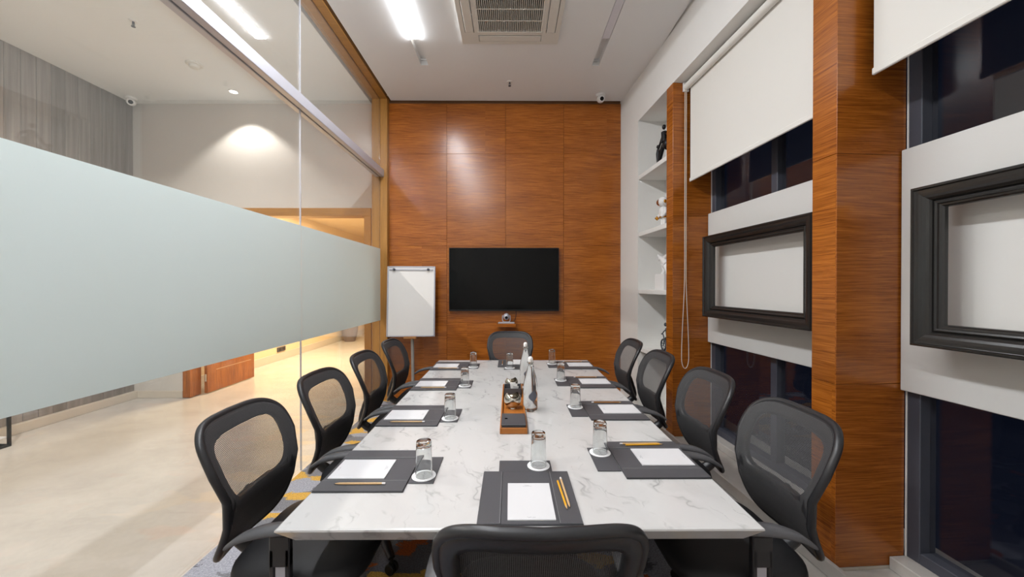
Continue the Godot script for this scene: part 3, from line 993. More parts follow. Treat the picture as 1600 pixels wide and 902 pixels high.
		if e[2] == 2:
			pens = [[M.pencil_yellow, false, 0.117, -0.155, 0.05], [M.pencil_wood, true, 0.129, -0.165, 0.03]]
		elif e[2] == 3:
			pens = [[M.pencil_brown, true, 0.120, -0.16, 0.0]]
		for q in pens:
			var lbl: String = ("bright yellow pencil " if q[0] == M.pencil_yellow else ("brown pencil " if q[0] == M.pencil_brown else "natural wood pencil with eraser ")) + where
			var pc := thing("pencil", lbl, "pencil", "pencils on the desk pads", T * Transform3D(Basis(Vector3.UP, q[4]), Vector3(q[2], 0.0079, q[3])))
			mesh_node("shaft", shaft, q[0], pc)
			mesh_node("tip", cone, M.pencil_wood, pc)
			mesh_node("lead", lead, M.graphite, pc)
			if q[1]:
				mesh_node("eraser", eraser, M.rubber_white, pc)

func circle(r: float, y: float, n: int, c := Vector3.ZERO) -> Array:
	var out := []
	for k in n:
		out.append(c + Vector3(r * cos(TAU * k / n), y, r * sin(TAU * k / n)))
	return out

func centre_things() -> void:
	# long wooden tray with a lidded box, a sachet box and two steel bowls
	var d0 := 1.80
	var d1 := 2.62
	var x0 := -0.050
	var x1 := 0.084
	var t := thing("wooden_tray", "long shallow orange wood tray in the middle of the table", "tray")
	mesh_node("base", one_box(Vector3(x0 + 0.008, TABLE_TOP + 0.0005, -d1 + 0.008), Vector3(x1 - 0.008, TABLE_TOP + 0.010, -d0 - 0.008), 0.001, Vector2(0.2, 0.1)), M.tray_wood, t)
	for q in [[x0, x0 + 0.008, d1, d0], [x1 - 0.008, x1, d1, d0], [x0 + 0.008, x1 - 0.008, d1, d1 - 0.008], [x0 + 0.008, x1 - 0.008, d0 + 0.008, d0]]:
		mesh_node("side", one_box(Vector3(q[0], TABLE_TOP + 0.0005, -q[2]), Vector3(q[1], TABLE_TOP + 0.030, -q[3]), 0.0015, Vector2(0.4, 0.5)), M.tray_wood, t)
	var y := TABLE_TOP + 0.0105
	var bx := thing("lidded_box", "flat dark grey box with a finger notch in its lid, on the tray end", "box")
	mesh_node("body", one_box(Vector3(x0 + 0.010, y, -d0 - 0.165), Vector3(x1 - 0.010, y + 0.028, -d0 - 0.010), 0.002), M.tray_box, bx)
	mesh_node("lid", one_box(Vector3(x0 + 0.006, y + 0.0285, -d0 - 0.168), Vector3(x1 - 0.006, y + 0.034, -d0 - 0.006), 0.0015), M.tray_box, bx)
	mesh_node("finger_notch", lathe(begin(), [Vector2(0, 0), Vector2(0.008, 0), Vector2(0.008, 0.0006), Vector2(0, 0.0006)], 16, Transform3D(Basis(), Vector3(x0 + 0.030, y + 0.0341, -d0 - 0.09))), M.black_gloss, bx)
	mesh_node("seam", one_box(Vector3(x0 + 0.0225, y + 0.034, -d0 - 0.14), Vector3(x0 + 0.0235, y + 0.0345, -d0 - 0.03)), M.black, bx)
	var sb := thing("sachet_box", "upright dark grey box of white sachets between the steel bowls", "box")
	var zb := -2.40
	for q in [[Vector3(x0 + 0.012, y, zb - 0.09), Vector3(x0 + 0.016, y + 0.055, zb + 0.03)], [Vector3(x1 - 0.016, y, zb - 0.09), Vector3(x1 - 0.012, y + 0.055, zb + 0.03)], [Vector3(x0 + 0.016, y, zb + 0.026), Vector3(x1 - 0.016, y + 0.055, zb + 0.03)], [Vector3(x0 + 0.016, y, zb - 0.09), Vector3(x1 - 0.016, y + 0.055, zb - 0.086)], [Vector3(x0 + 0.016, y, zb - 0.086), Vector3(x1 - 0.016, y + 0.004, zb + 0.026)]]:
		mesh_node("side", one_box(q[0], q[1], 0.001), M.tray_box, sb)
	for i in 3:
		var sc := thing("paper_sachet", ["white paper sachet leaning out of the grey box, the foremost", "white paper sachet in the grey box, between two others", "white paper sachet in the grey box, the one by the further bowl"][i], "sachet", "sachets in the grey box")
		mesh_node("packet", one_box(Vector3(-0.018, 0, -0.0015), Vector3(0.018, 0.062, 0.0015), 0.001, Vector2.ZERO, false, Transform3D(Basis(Vector3.FORWARD, [0.25, 0.1, -0.1][i]) * Basis(Vector3.RIGHT, [0.3, 0.1, 0.0][i]), Vector3(0.024, y + 0.010, zb - 0.012 - i * 0.022))), M.ceramic, sc)
	for q in [[0.015, 2.16, 0.050, "polished steel bowl with a scooped lip, beside the lidded box"], [0.010, 2.545, 0.046, "polished steel bowl at the tray end towards the television"]]:
		var b := thing("steel_bowl", q[3], "bowl", "steel bowls on the tray", at_floor(q[0], y, q[1]))
		var s := begin()
		var r: float = q[2]
		var nu := 36
		var nv := 12
		var at := func(i: int, k: int, inset: float) -> Vector3:
			var a := TAU * i / nu
			var lip := 0.62 + 0.28 * cos(2.0 * a + 0.6)         # wavy lip, two high wings
			var v := lerpf(-PI / 2 * 0.86, lip, float(k) / nv)
			var rr := (r - inset)
			return Vector3(rr * cos(v) * cos(a), r + rr * sin(v), rr * cos(v) * sin(a))
		var c := Vector3(0, r, 0)
		for inset in [0.0, 0.0016]:
			for i in nu:
				for k in nv:
					var a: Vector3 = at.call(i, k, inset)
					var bb: Vector3 = at.call(i + 1, k, inset)
					var d: Vector3 = at.call(i + 1, k + 1, inset)
					var e: Vector3 = at.call(i, k + 1, inset)
					var sg := 1.0 if inset == 0.0 else -1.0
					tri(s, [a, bb, d], [(a - c).normalized() * sg, (bb - c).normalized() * sg, (d - c).normalized() * sg], [Vector2.ZERO, Vector2.ZERO, Vector2.ZERO])
					tri(s, [a, d, e], [(a - c).normalized() * sg, (d - c).normalized() * sg, (e - c).normalized() * sg], [Vector2.ZERO, Vector2.ZERO, Vector2.ZERO])
		mesh_node("bowl_shell", s, M.steel, b)
		mesh_node("foot_ring", lathe(begin(), [Vector2(0, 0.0), Vector2(r * 0.5, 0.0), Vector2(r * 0.46, 0.006), Vector2(0, 0.007)], 24), M.steel, b)
	# two swing-top water bottles
	for q in [[0.118, 2.15, "clear swing-top water bottle with a grey emblem, beside the steel bowl"], [0.112, 2.70, "clear swing-top water bottle with a grey emblem, past the end of the tray"]]:
		var b := thing("water_bottle", q[2], "bottle", "swing-top water bottles", at_floor(q[0], TABLE_TOP + 0.0005, q[1]))
		# glass and the water in it, as one clear solid
		mesh_node("body", lathe(begin(), [Vector2(0, 0.003), Vector2(0.034, 0.0), Vector2(0.0395, 0.004), Vector2(0.0415, 0.012), Vector2(0.0415, 0.03), Vector2(0.0410, 0.12), Vector2(0.0395, 0.155), Vector2(0.033, 0.195), Vector2(0.022, 0.232), Vector2(0.0155, 0.258), Vector2(0.0145, 0.27), Vector2(0, 0.27)], 32), M.thick_glass, b)
		mesh_node("neck_ring", lathe(begin(), [Vector2(0, 0.2705), Vector2(0.0145, 0.2705), Vector2(0.019, 0.273), Vector2(0.020, 0.279), Vector2(0.0185, 0.2805), Vector2(0.0, 0.2805)], 24), M.thick_glass, b)
		mesh_node("stopper", lathe(begin(), [Vector2(0, 0.281), Vector2(0.0135, 0.281), Vector2(0.0145, 0.288), Vector2(0.0148, 0.298), Vector2(0.012, 0.307), Vector2(0.006, 0.312), Vector2(0, 0.313)], 20), M.ceramic, b)
		mesh_node("wire_clip", tube(begin(), curve([Vector3(0, 0.300, 0.0165), Vector3(0.004, 0.285, 0.022), Vector3(0.0, 0.262, 0.020), Vector3(0.018, 0.258, 0.0), Vector3(0.0, 0.262, -0.020), Vector3(0.004, 0.285, -0.022), Vector3(0, 0.300, -0.0165)], 4), 0.0013, 6), M.wire, b)
		# emblem printed round the front of the body
		var s := begin()
		var rows := [[0.050, 0.02], [0.062, 0.10], [0.072, 0.42], [0.082, 0.62], [0.092, 0.66], [0.102, 0.55], [0.112, 0.28], [0.124, 0.06], [0.134, 0.02]]
		for i in rows.size() - 1:
			for k in 8:
				var P := []
				var Nn := []
				for e in [[i, k], [i, k + 1], [i + 1, k + 1], [i + 1, k]]:
					var a: float = PI / 2 - 0.35 + rows[e[0]][1] * (2.0 * e[1] / 8.0 - 1.0)
					Nn.append(Vector3(cos(a), 0, sin(a)))
					P.append(Vector3(cos(a) * 0.0419, rows[e[0]][0], sin(a) * 0.0419))
				tri(s, [P[0], P[1], P[2]], [Nn[0], Nn[1], Nn[2]], [Vector2.ZERO, Vector2.ZERO, Vector2.ZERO])
				tri(s, [P[0], P[2], P[3]], [Nn[0], Nn[2], Nn[3]], [Vector2.ZERO, Vector2.ZERO, Vector2.ZERO])
		mesh_node("emblem", s, M.emblem, b)

# =====================================================================  television wall
func television_side() -> void:
	var d := BACK - 0.075
	var cx := -0.078
	var cy := 1.560
	var t := thing("television", "large flat black television mounted on the wood veneer wall", "television", "", at_floor(cx, cy, d))
	mesh_node("cabinet", one_box(Vector3(-0.705, -0.405, -0.045), Vector3(0.705, 0.405, -0.004), 0.006), M.black, t)
	mesh_node("screen", one_box(Vector3(-0.697, -0.388, -0.0045), Vector3(0.697, 0.397, -0.001)), M.black_gloss, t)
	var s := begin()
	box(s, Vector3(-0.707, -0.407, -0.010), Vector3(-0.698, 0.407, 0.0), 0.002)
	box(s, Vector3(0.698, -0.407, -0.010), Vector3(0.707, 0.407, 0.0), 0.002)
	box(s, Vector3(-0.698, 0.398, -0.010), Vector3(0.698, 0.407, 0.0), 0.002)
	box(s, Vector3(-0.698, -0.407, -0.010), Vector3(0.698, -0.389, 0.001), 0.002)
	mesh_node("bezel", s, M.black_metal, t)
	mesh_node("wall_mount", one_box(Vector3(-0.25, -0.2, -0.075), Vector3(0.25, 0.2, -0.045)), M.black_metal, t)
	# small shelf with a conference camera
	var sh := thing("wall_shelf", "small wood shelf on the wall under the television", "shelf", "", at_floor(-0.048, 0.955, BACK))
	mesh_node("board", one_box(Vector3(-0.122, 0.0, 0.0), Vector3(0.122, 0.040, 0.16), 0.002, Vector2(0.6, 0.2)), M.veneer, sh)
	var c := thing("conference_camera", "silver round-headed conference camera on the small shelf", "camera", "", at_floor(-0.048, 0.9955, BACK - 0.09))
	mesh_node("foot", one_box(Vector3(-0.105, 0.0, -0.05), Vector3(0.105, 0.016, 0.05), 0.005), M.aluminium, c)
	mesh_node("yoke", tube(begin(), curve([Vector3(-0.047, 0.105, 0), Vector3(-0.050, 0.06, 0), Vector3(-0.040, 0.024, 0), Vector3(0.0, 0.018, 0), Vector3(0.040, 0.024, 0), Vector3(0.050, 0.06, 0), Vector3(0.047, 0.105, 0)], 4), 0.006, 8), M.aluminium, c)
	s = begin()
	blob(s, Vector3(0, 0.088, 0), Vector3(0.040, 0.042, 0.042), 1, 1, 24, 14)
	mesh_node("camera_head", s, M.aluminium, c)
	mesh_node("lens", lathe(begin(), [Vector2(0, 0.0), Vector2(0.018, 0.0), Vector2(0.018, 0.014), Vector2(0.012, 0.016), Vector2(0, 0.012)], 20, Transform3D(Basis(Vector3.RIGHT, PI / 2), Vector3(0, 0.078, 0.034))), M.black_gloss, c)
	mesh_node("cable", tube(begin(), curve([Vector3(0.06, 0.010, -0.04), Vector3(0.10, 0.03, -0.07), Vector3(0.125, 0.10, -0.08), Vector3(0.12, 0.19, -0.07)], 5), 0.003, 6), M.black, c)
	# flip chart on one pole, leaning back a little
	var fx := -1.232
	var fd := 4.60
	var f := thing("flip_chart_stand", "white flip chart board on a single grey pole beside the oak jamb", "flip chart", "", at_floor(fx, 0.0, fd, 0.06))
	var B := Transform3D(Basis(Vector3.RIGHT, -0.07), Vector3(0, 0.845, 0.0))
	var board := mesh_node("board", one_box(Vector3(-0.285, 0.015, -0.012), Vector3(0.285, 0.865, 0.0), 0.002, Vector2.ZERO, false, B), M.ceramic, f)
	s = begin()
	for q in [[Vector3(-0.297, 0.0, -0.016), Vector3(-0.278, 0.88, 0.006)], [Vector3(0.278, 0.0, -0.016), Vector3(0.297, 0.88, 0.006)], [Vector3(-0.278, 0.862, -0.016), Vector3(0.278, 0.88, 0.006)], [Vector3(-0.278, 0.0, -0.016), Vector3(0.278, 0.016, 0.006)]]:
		box(s, q[0], q[1], 0.005, Vector2.ZERO, false, B)
	mesh_node("frame", s, M.aluminium, f)
	mesh_node("paper_clamp", one_box(Vector3(-0.27, 0.825, 0.0005), Vector3(0.27, 0.847, 0.012), 0.003, Vector2.ZERO, false, B), M.aluminium, f)
	for x in [-0.21, 0.21]:
		mesh_node("clamp_knob", lathe(begin(), [Vector2(0, 0), Vector2(0.016, 0), Vector2(0.016, 0.018), Vector2(0.010, 0.024), Vector2(0, 0.024)], 14, B * Transform3D(Basis(Vector3.RIGHT, PI / 2), Vector3(x, 0.836, 0.012))), M.anodised, f)
	mesh_node("pen_tray", one_box(Vector3(-0.075, -0.022, 0.0), Vector3(0.075, 0.006, 0.05), 0.003, Vector2.ZERO, false, B), M.pencil_brown, f)
	mesh_node("pole", tube(begin(), [Vector3(0.02, 0.03, -0.06), Vector3(0.015, 0.845, -0.03), Vector3(0.015, 1.3, -0.058)], 0.019, 14), M.pole_grey, f)
	mesh_node("pole_clamp", one_box(Vector3(-0.08, 0.95, -0.075), Vector3(0.10, 1.03, -0.024), 0.004), M.anodised, f)
	for k in 5:
		var g := TAU * k / 5
		var dir := Vector3(sin(g), 0, cos(g))
		mesh_node("leg", tube(begin(), [Vector3(0.02, 0.06, -0.06), Vector3(0.02, 0.05, -0.06) + dir * 0.12, Vector3(0.02, 0.022, -0.06) + dir * 0.20], [0.02, 0.016, 0.012], 8), M.pole_grey, f)
	board.set_meta("label", "blank white writing surface")

# =====================================================================  window side
func window_side() -> void:
	var R := right_frame
	var head := 3.385
	var bays := [[1.368, 2.862], [3.006, 4.50]]
	var near := ["nearer the shelf recess", "further from the shelf recess"]
	for i in 2:
		var z0: float = bays[i][0]
		var z1: float = bays[i][1]
		# white panel across the window
		var p := mesh_node("window_panel", one_box(Vector3(0.337, 0.945, z0 + 0.004), Vector3(0.370, 2.155, z1 - 0.004), 0.003), M.panel)
		p.transform = R
		tag(p, "white panel fixed across the dark window " + near[i], "panel", "white panels across the windows")
		# moulded empty picture frame held off the panel
		var f := thing("picture_frame", "empty dark moulded picture frame held off the white panel " + near[i], "picture frame", "empty picture frames on the white panels", R)
		var zc := (z0 + z1) / 2 - 0.02
		moulding(f, 0.20, zc - 0.56, zc + 0.56, 1.20, 1.915)
		for z in [zc - 0.35, zc + 0.35]:
			mesh_node("spacer", lathe(begin(), [Vector2(0, 0), Vector2(0.008, 0), Vector2(0.008, 0.090), Vector2(0, 0.090)], 10, Transform3D(Basis(Vector3.FORWARD, PI / 2), Vector3(0.236, 1.865, z))), M.black_metal, f)
			mesh_node("spacer", lathe(begin(), [Vector2(0, 0), Vector2(0.008, 0), Vector2(0.008, 0.090), Vector2(0, 0.090)], 10, Transform3D(Basis(Vector3.FORWARD, PI / 2), Vector3(0.236, 1.25, z))), M.black_metal, f)
		# roller blind
		var b := thing("roller_blind", "white roller blind half lowered over the window " + near[i], "blind", "roller blinds", R)
		var low: float = [2.455, 2.515][i]
		mesh_node("fabric", one_box(Vector3(0.139, low + 0.02, z0 + 0.045), Vector3(0.141, 3.33, z1 - 0.045)), M.blind, b)
		mesh_node("bottom_bar", one_box(Vector3(0.132, low - 0.010, z0 + 0.040), Vector3(0.148, low + 0.024, z1 - 0.040), 0.004), M.blind, b)
		mesh_node("roller", tube(begin(), [Vector3(0.112, 3.335, z0 + 0.03), Vector3(0.112, 3.335, z1 - 0.03)], 0.030, 18), M.blind, b)
		for z in [z0 + 0.004, z1 - 0.022]:
			mesh_node("bracket", one_box(Vector3(0.085, 3.295, z), Vector3(0.140, head - 0.001, z + 0.018), 0.002), M.ceramic, b)
		var cz: float = z0 + 0.024 if i == 0 else z1 - 0.024
		var path := []
		for k in 25:
			var y := lerpf(3.33, 0.80, k / 24.0)
			path.append(Vector3(0.098 - 0.028 * smoothstep(1.6, 0.8, y), y, cz))
		for k in 9:
			var a := PI * (k + 1) / 10.0
			path.append(Vector3(0.105 - 0.035 * cos(a), 0.80 - 0.10 * sin(a), cz))
		for k in 25:
			var y := lerpf(0.80, 3.33, k / 24.0)
			path.append(Vector3(0.112 + 0.028 * smoothstep(1.6, 0.8, y), y, cz))
		mesh_node("pull_cord", tube(begin(), path, 0.0032, 6), M.cord, b)

# four mitred bars with a stepped hollow profile; local plane x = o, opening along z and y
func moulding(parent: Node3D, o: float, z0: float, z1: float, y0: float, y1: float) -> void:
	# (inwards from the outer edge, towards the room): cross-section walked from the back of the outer edge
	var prof := [Vector2(0, -0.040), Vector2(0, 0.012), Vector2(0.006, 0.020), Vector2(0.012, 0.020), Vector2(0.016, 0.013)]
	for k in 7:
		var a := PI / 2 * k / 6.0
		prof.append(Vector2(0.018 + 0.050 * sin(a), 0.012 - 0.030 * (1.0 - cos(a))))
	prof += [Vector2(0.070, -0.012), Vector2(0.076, -0.009), Vector2(0.083, -0.012), Vector2(0.086, -0.018), Vector2(0.094, -0.020), Vector2(0.100, -0.026), Vector2(0.102, -0.040)]
	var corner := [Vector2(z0, y0), Vector2(z1, y0), Vector2(z1, y1), Vector2(z0, y1)]
	var inward := [Vector2(1, 1), Vector2(-1, 1), Vector2(-1, -1), Vector2(1, -1)]
	for k in 4:
		var s := begin()
		var l := (k + 1) % 4
		var m := prof.size()
		var A := []
		var B := []
		for p in prof:
			var a: Vector2 = corner[k] + inward[k] * p.x
			var b: Vector2 = corner[l] + inward[l] * p.x
			A.append(Vector3(o - p.y, a.y, a.x))
			B.append(Vector3(o - p.y, b.y, b.x))
		var mid := Vector3(o + 0.03, 0, 0)
		var cc: Vector2 = (corner[k] + corner[l]) / 2 + (inward[k] + inward[l]) / 2 * 0.05
		mid.y = cc.y
		mid.z = cc.x
		for i in m:
			var j := (i + 1) % m
			var n: Vector3 = (B[i] - A[i]).cross(A[j] - A[i]).normalized()
			var e: Vector2 = prof[j] - prof[i]
			# outward normal of the cross-section, carried to the bar
			var n2 := Vector2(-e.y, e.x).normalized()
			var across: Vector2 = (inward[k] + inward[l]) / 2
			var want := Vector3(-n2.y, across.y * n2.x, across.x * n2.x)
			if n.dot(want) < 0:
				n = -n
			tri(s, [A[i], B[i], B[j]], [n, n, n], [Vector2.ZERO, Vector2.RIGHT, Vector2.ONE])
			tri(s, [A[i], B[j], A[j]], [n, n, n], [Vector2.ZERO, Vector2.ONE, Vector2.DOWN])
		mesh_node("frame_bar", s, M.frame_black, parent)

func niche_things() -> void:
	var R := right_frame
	var put := func(y: float, z: float, x := 0.10) -> Transform3D: return R * Transform3D(Basis(), Vector3(x, y, z))
	# dark bronze group of climbing figures
	var t := thing("figure_sculpture", "dark bronze sculpture of climbing figures on the topmost shelf", "sculpture", "", put.call(2.7515, 0.98))
	var s := begin()
	tube(s, curve([Vector3(0.0, 0.022, -0.125), Vector3(0.0, 0.13, -0.07), Vector3(0.0, 0.24, 0.02)], 4), [0.016, 0.018, 0.02, 0.022, 0.024, 0.024, 0.022, 0.02, 0.02], 10)
	tube(s, curve([Vector3(0.02, 0.03, 0.13), Vector3(0.01, 0.12, 0.09), Vector3(0.0, 0.24, 0.03)], 4), 0.022, 10)
	tube(s, [Vector3(0, 0.22, 0.02), Vector3(0, 0.33, 0.0)], [0.035, 0.03], 12)
	blob(s, Vector3(0, 0.385, -0.002), Vector3(0.020, 0.026, 0.022), 1, 1, 14, 10)
	tube(s, curve([Vector3(0, 0.32, 0.02), Vector3(0.0, 0.27, 0.09), Vector3(0, 0.20, 0.11)], 4), 0.013, 8)
	tube(s, curve([Vector3(0, 0.32, -0.02), Vector3(0.0, 0.25, -0.08), Vector3(0, 0.20, -0.13)], 4), 0.012, 8)
	tube(s, [Vector3(0, 0.06, -0.14), Vector3(0, 0.15, -0.135), Vector3(0, 0.20, -0.135)], [0.014, 0.022, 0.014], 10)
	blob(s, Vector3(0, 0.228, -0.137), Vector3(0.017, 0.021, 0.018), 1, 1, 12, 8)
	tube(s, curve([Vector3(0, 0.18, -0.12), Vector3(0, 0.17, -0.07), Vector3(0, 0.20, -0.03)], 4), 0.010, 8)
	tube(s, [Vector3(0, 0.006, -0.15), Vector3(0, 0.08, -0.14)], [0.012, 0.014], 8)
	blob(s, Vector3(0.01, 0.19, 0.05), Vector3(0.045, 0.06, 0.05), 1, 1, 14, 10)
	mesh_node("figures", s, M.bronze, t)
	mesh_node("plinth", one_box(Vector3(-0.05, 0.0, -0.17), Vector3(0.06, 0.012, 0.17), 0.003), M.bronze, t)
	# white astronaut figurine with golden visor
	t = thing("astronaut_figurine", "white spaceman figurine with golden visor on the second highest shelf", "figurine", "", put.call(2.0925, 0.97))
	s = begin()
	blob(s, Vector3(0, 0.265, 0), Vector3(0.056, 0.054, 0.058), 1, 1, 24, 14)
	blob(s, Vector3(0, 0.155, 0.0), Vector3(0.042, 0.062, 0.046), 0.8, 0.8, 20, 12)
	for sd in [-1.0, 1.0]:
		tube(s, curve([Vector3(0.0, 0.11, 0.018 * sd), Vector3(0.0, 0.05, 0.022 * sd), Vector3(0, 0.012, 0.024 * sd)], 4), 0.021, 12)
		blob(s, Vector3(-0.014, 0.012, 0.026 * sd), Vector3(0.034, 0.0125, 0.02), 0.8, 0.8, 16, 8)
		tube(s, curve([Vector3(0.0, 0.195, 0.04 * sd), Vector3(-0.01, 0.14, 0.060 * sd), Vector3(-0.045, 0.10, 0.045 * sd)], 4), 0.016, 10)
	blob(s, Vector3(0.045, 0.17, 0.0), Vector3(0.026, 0.055, 0.040), 0.5, 0.5, 16, 8)
	mesh_node("body", s, M.sculpt_white, t)
	s = begin()
	blob(s, Vector3(-0.022, 0.262, -0.022), Vector3(0.042, 0.040, 0.042), 1, 1, 22, 12)
	mesh_node("visor", s, M.visor, t)
	s = begin()
	blob(s, Vector3(-0.01, 0.26, 0.057), Vector3(0.016, 0.018, 0.010), 1, 1, 14, 8)
	blob(s, Vector3(-0.048, 0.098, -0.045), Vector3(0.018, 0.018, 0.018), 1, 1, 12, 8)
	tube(s, [Vector3(-0.07, 0.098, -0.045), Vector3(-0.026, 0.098, -0.045)], 0.007, 8)
	tube(s, [Vector3(-0.048, 0.120, -0.045), Vector3(-0.048, 0.076, -0.045)], 0.007, 8)
	lathe(s, [Vector2(0.040, 0.095), Vector2(0.0455, 0.099), Vector2(0.0455, 0.107), Vector2(0.040, 0.111)], 20)
	mesh_node("gold_trim", s, M.gold, t)
	# white faceted beast on a white block
	t = thing("beast_sculpture", "matt white open-jawed beast sculpture on a white block, middle shelf", "sculpture", "", put.call(1.4335, 1.0))
	mesh_node("block", one_box(Vector3(-0.06, 0.0, -0.10), Vector3(0.09, 0.165, 0.10), 0.003), M.sculpt_white, t)
	s = begin()
	tube(s, [Vector3(0.01, 0.165, -0.07), Vector3(0.01, 0.20, -0.035), Vector3(0.01, 0.28, -0.055), Vector3(0.01, 0.315, -0.065)], [0.020, 0.017, 0.028, 0.022], 7)
	tube(s, [Vector3(0.02, 0.165, 0.06), Vector3(0.02, 0.21, 0.04), Vector3(0.01, 0.27, 0.0)], [0.024, 0.034, 0.045], 7)
	tube(s, [Vector3(0.01, 0.26, 0.03), Vector3(0.01, 0.30, -0.03), Vector3(0.01, 0.335, -0.09)], [0.040, 0.036, 0.026], 7)
	blob(s, Vector3(0.01, 0.335, -0.105), Vector3(0.03, 0.026, 0.038), 1, 1, 8, 6)
	tube(s, [Vector3(0.01, 0.345, -0.12), Vector3(0.01, 0.372, -0.165), Vector3(0.01, 0.385, -0.180)], [0.020, 0.012, 0.003], 6)
	tube(s, [Vector3(0.01, 0.325, -0.12), Vector3(0.01, 0.322, -0.16), Vector3(0.01, 0.322, -0.172)], [0.016, 0.009, 0.003], 6)
	tube(s, [Vector3(0.01, 0.325, -0.06), Vector3(0.01, 0.345, 0.0), Vector3(0.01, 0.365, 0.045), Vector3(0.01, 0.40, 0.058)], [0.022, 0.020, 0.016, 0.012], 7)
	for q in [[0.050, 0.435], [0.062, 0.445], [0.074, 0.435]]:
		tube(s, [Vector3(0.01, 0.395, 0.060), Vector3(0.01, q[1], q[0])], [0.008, 0.003], 6)
	mesh_node("beast", s, M.sculpt_white, t)
	# grey cyclist
	t = thing("cyclist_sculpture", "grey metal cyclist sculpture on the low shelf", "sculpture", "", put.call(0.7745, 1.0))
	mesh_node("plinth", one_box(Vector3(-0.05, 0.0, -0.10), Vector3(0.07, 0.022, 0.16), 0.004), M.patina, t)
	s = begin()
	for z in [-0.045, 0.115]:
		var ring := []
		for k in 24:
			var a := TAU * k / 24
			ring.append(Vector3(0.01, 0.080 + 0.056 * cos(a), z + 0.050 * sin(a)))
		tube(s, ring, 0.009, 8, true)
		for k in 3:
			var a := PI * k / 3
			tube(s, [Vector3(0.01, 0.080 + 0.05 * cos(a), z + 0.045 * sin(a)), Vector3(0.01, 0.080 - 0.05 * cos(a), z - 0.045 * sin(a))], 0.003, 5)
	tube(s, curve([Vector3(0.01, 0.08, -0.045), Vector3(0.01, 0.15, -0.035), Vector3(0.01, 0.195, -0.06)], 4), 0.006, 8)
	tube(s, [Vector3(0.01, 0.145, -0.035), Vector3(0.01, 0.07, 0.03), Vector3(0.01, 0.155, 0.06), Vector3(0.01, 0.08, 0.115)], 0.006, 8)
	tube(s, curve([Vector3(0.01, 0.165, 0.06), Vector3(0.01, 0.22, 0.045), Vector3(0.01, 0.262, 0.015)], 4), [0.016, 0.018, 0.020, 0.02, 0.02, 0.019, 0.018, 0.016, 0.012], 10)
	blob(s, Vector3(0.01, 0.298, 0.002), Vector3(0.017, 0.021, 0.018), 1, 1, 14, 10)
	tube(s, curve([Vector3(0.01, 0.25, 0.015), Vector3(0.01, 0.225, -0.03), Vector3(0.01, 0.19, -0.075)], 4), 0.006, 8)
	blob(s, Vector3(0.01, 0.19, -0.078), Vector3(0.009, 0.008, 0.011), 1, 1, 10, 6)
	tube(s, curve([Vector3(0.01, 0.165, 0.06), Vector3(0.01, 0.15, 0.0), Vector3(0.01, 0.05, 0.03)], 4), 0.011, 8)
	mesh_node("rider", s, M.patina, t)

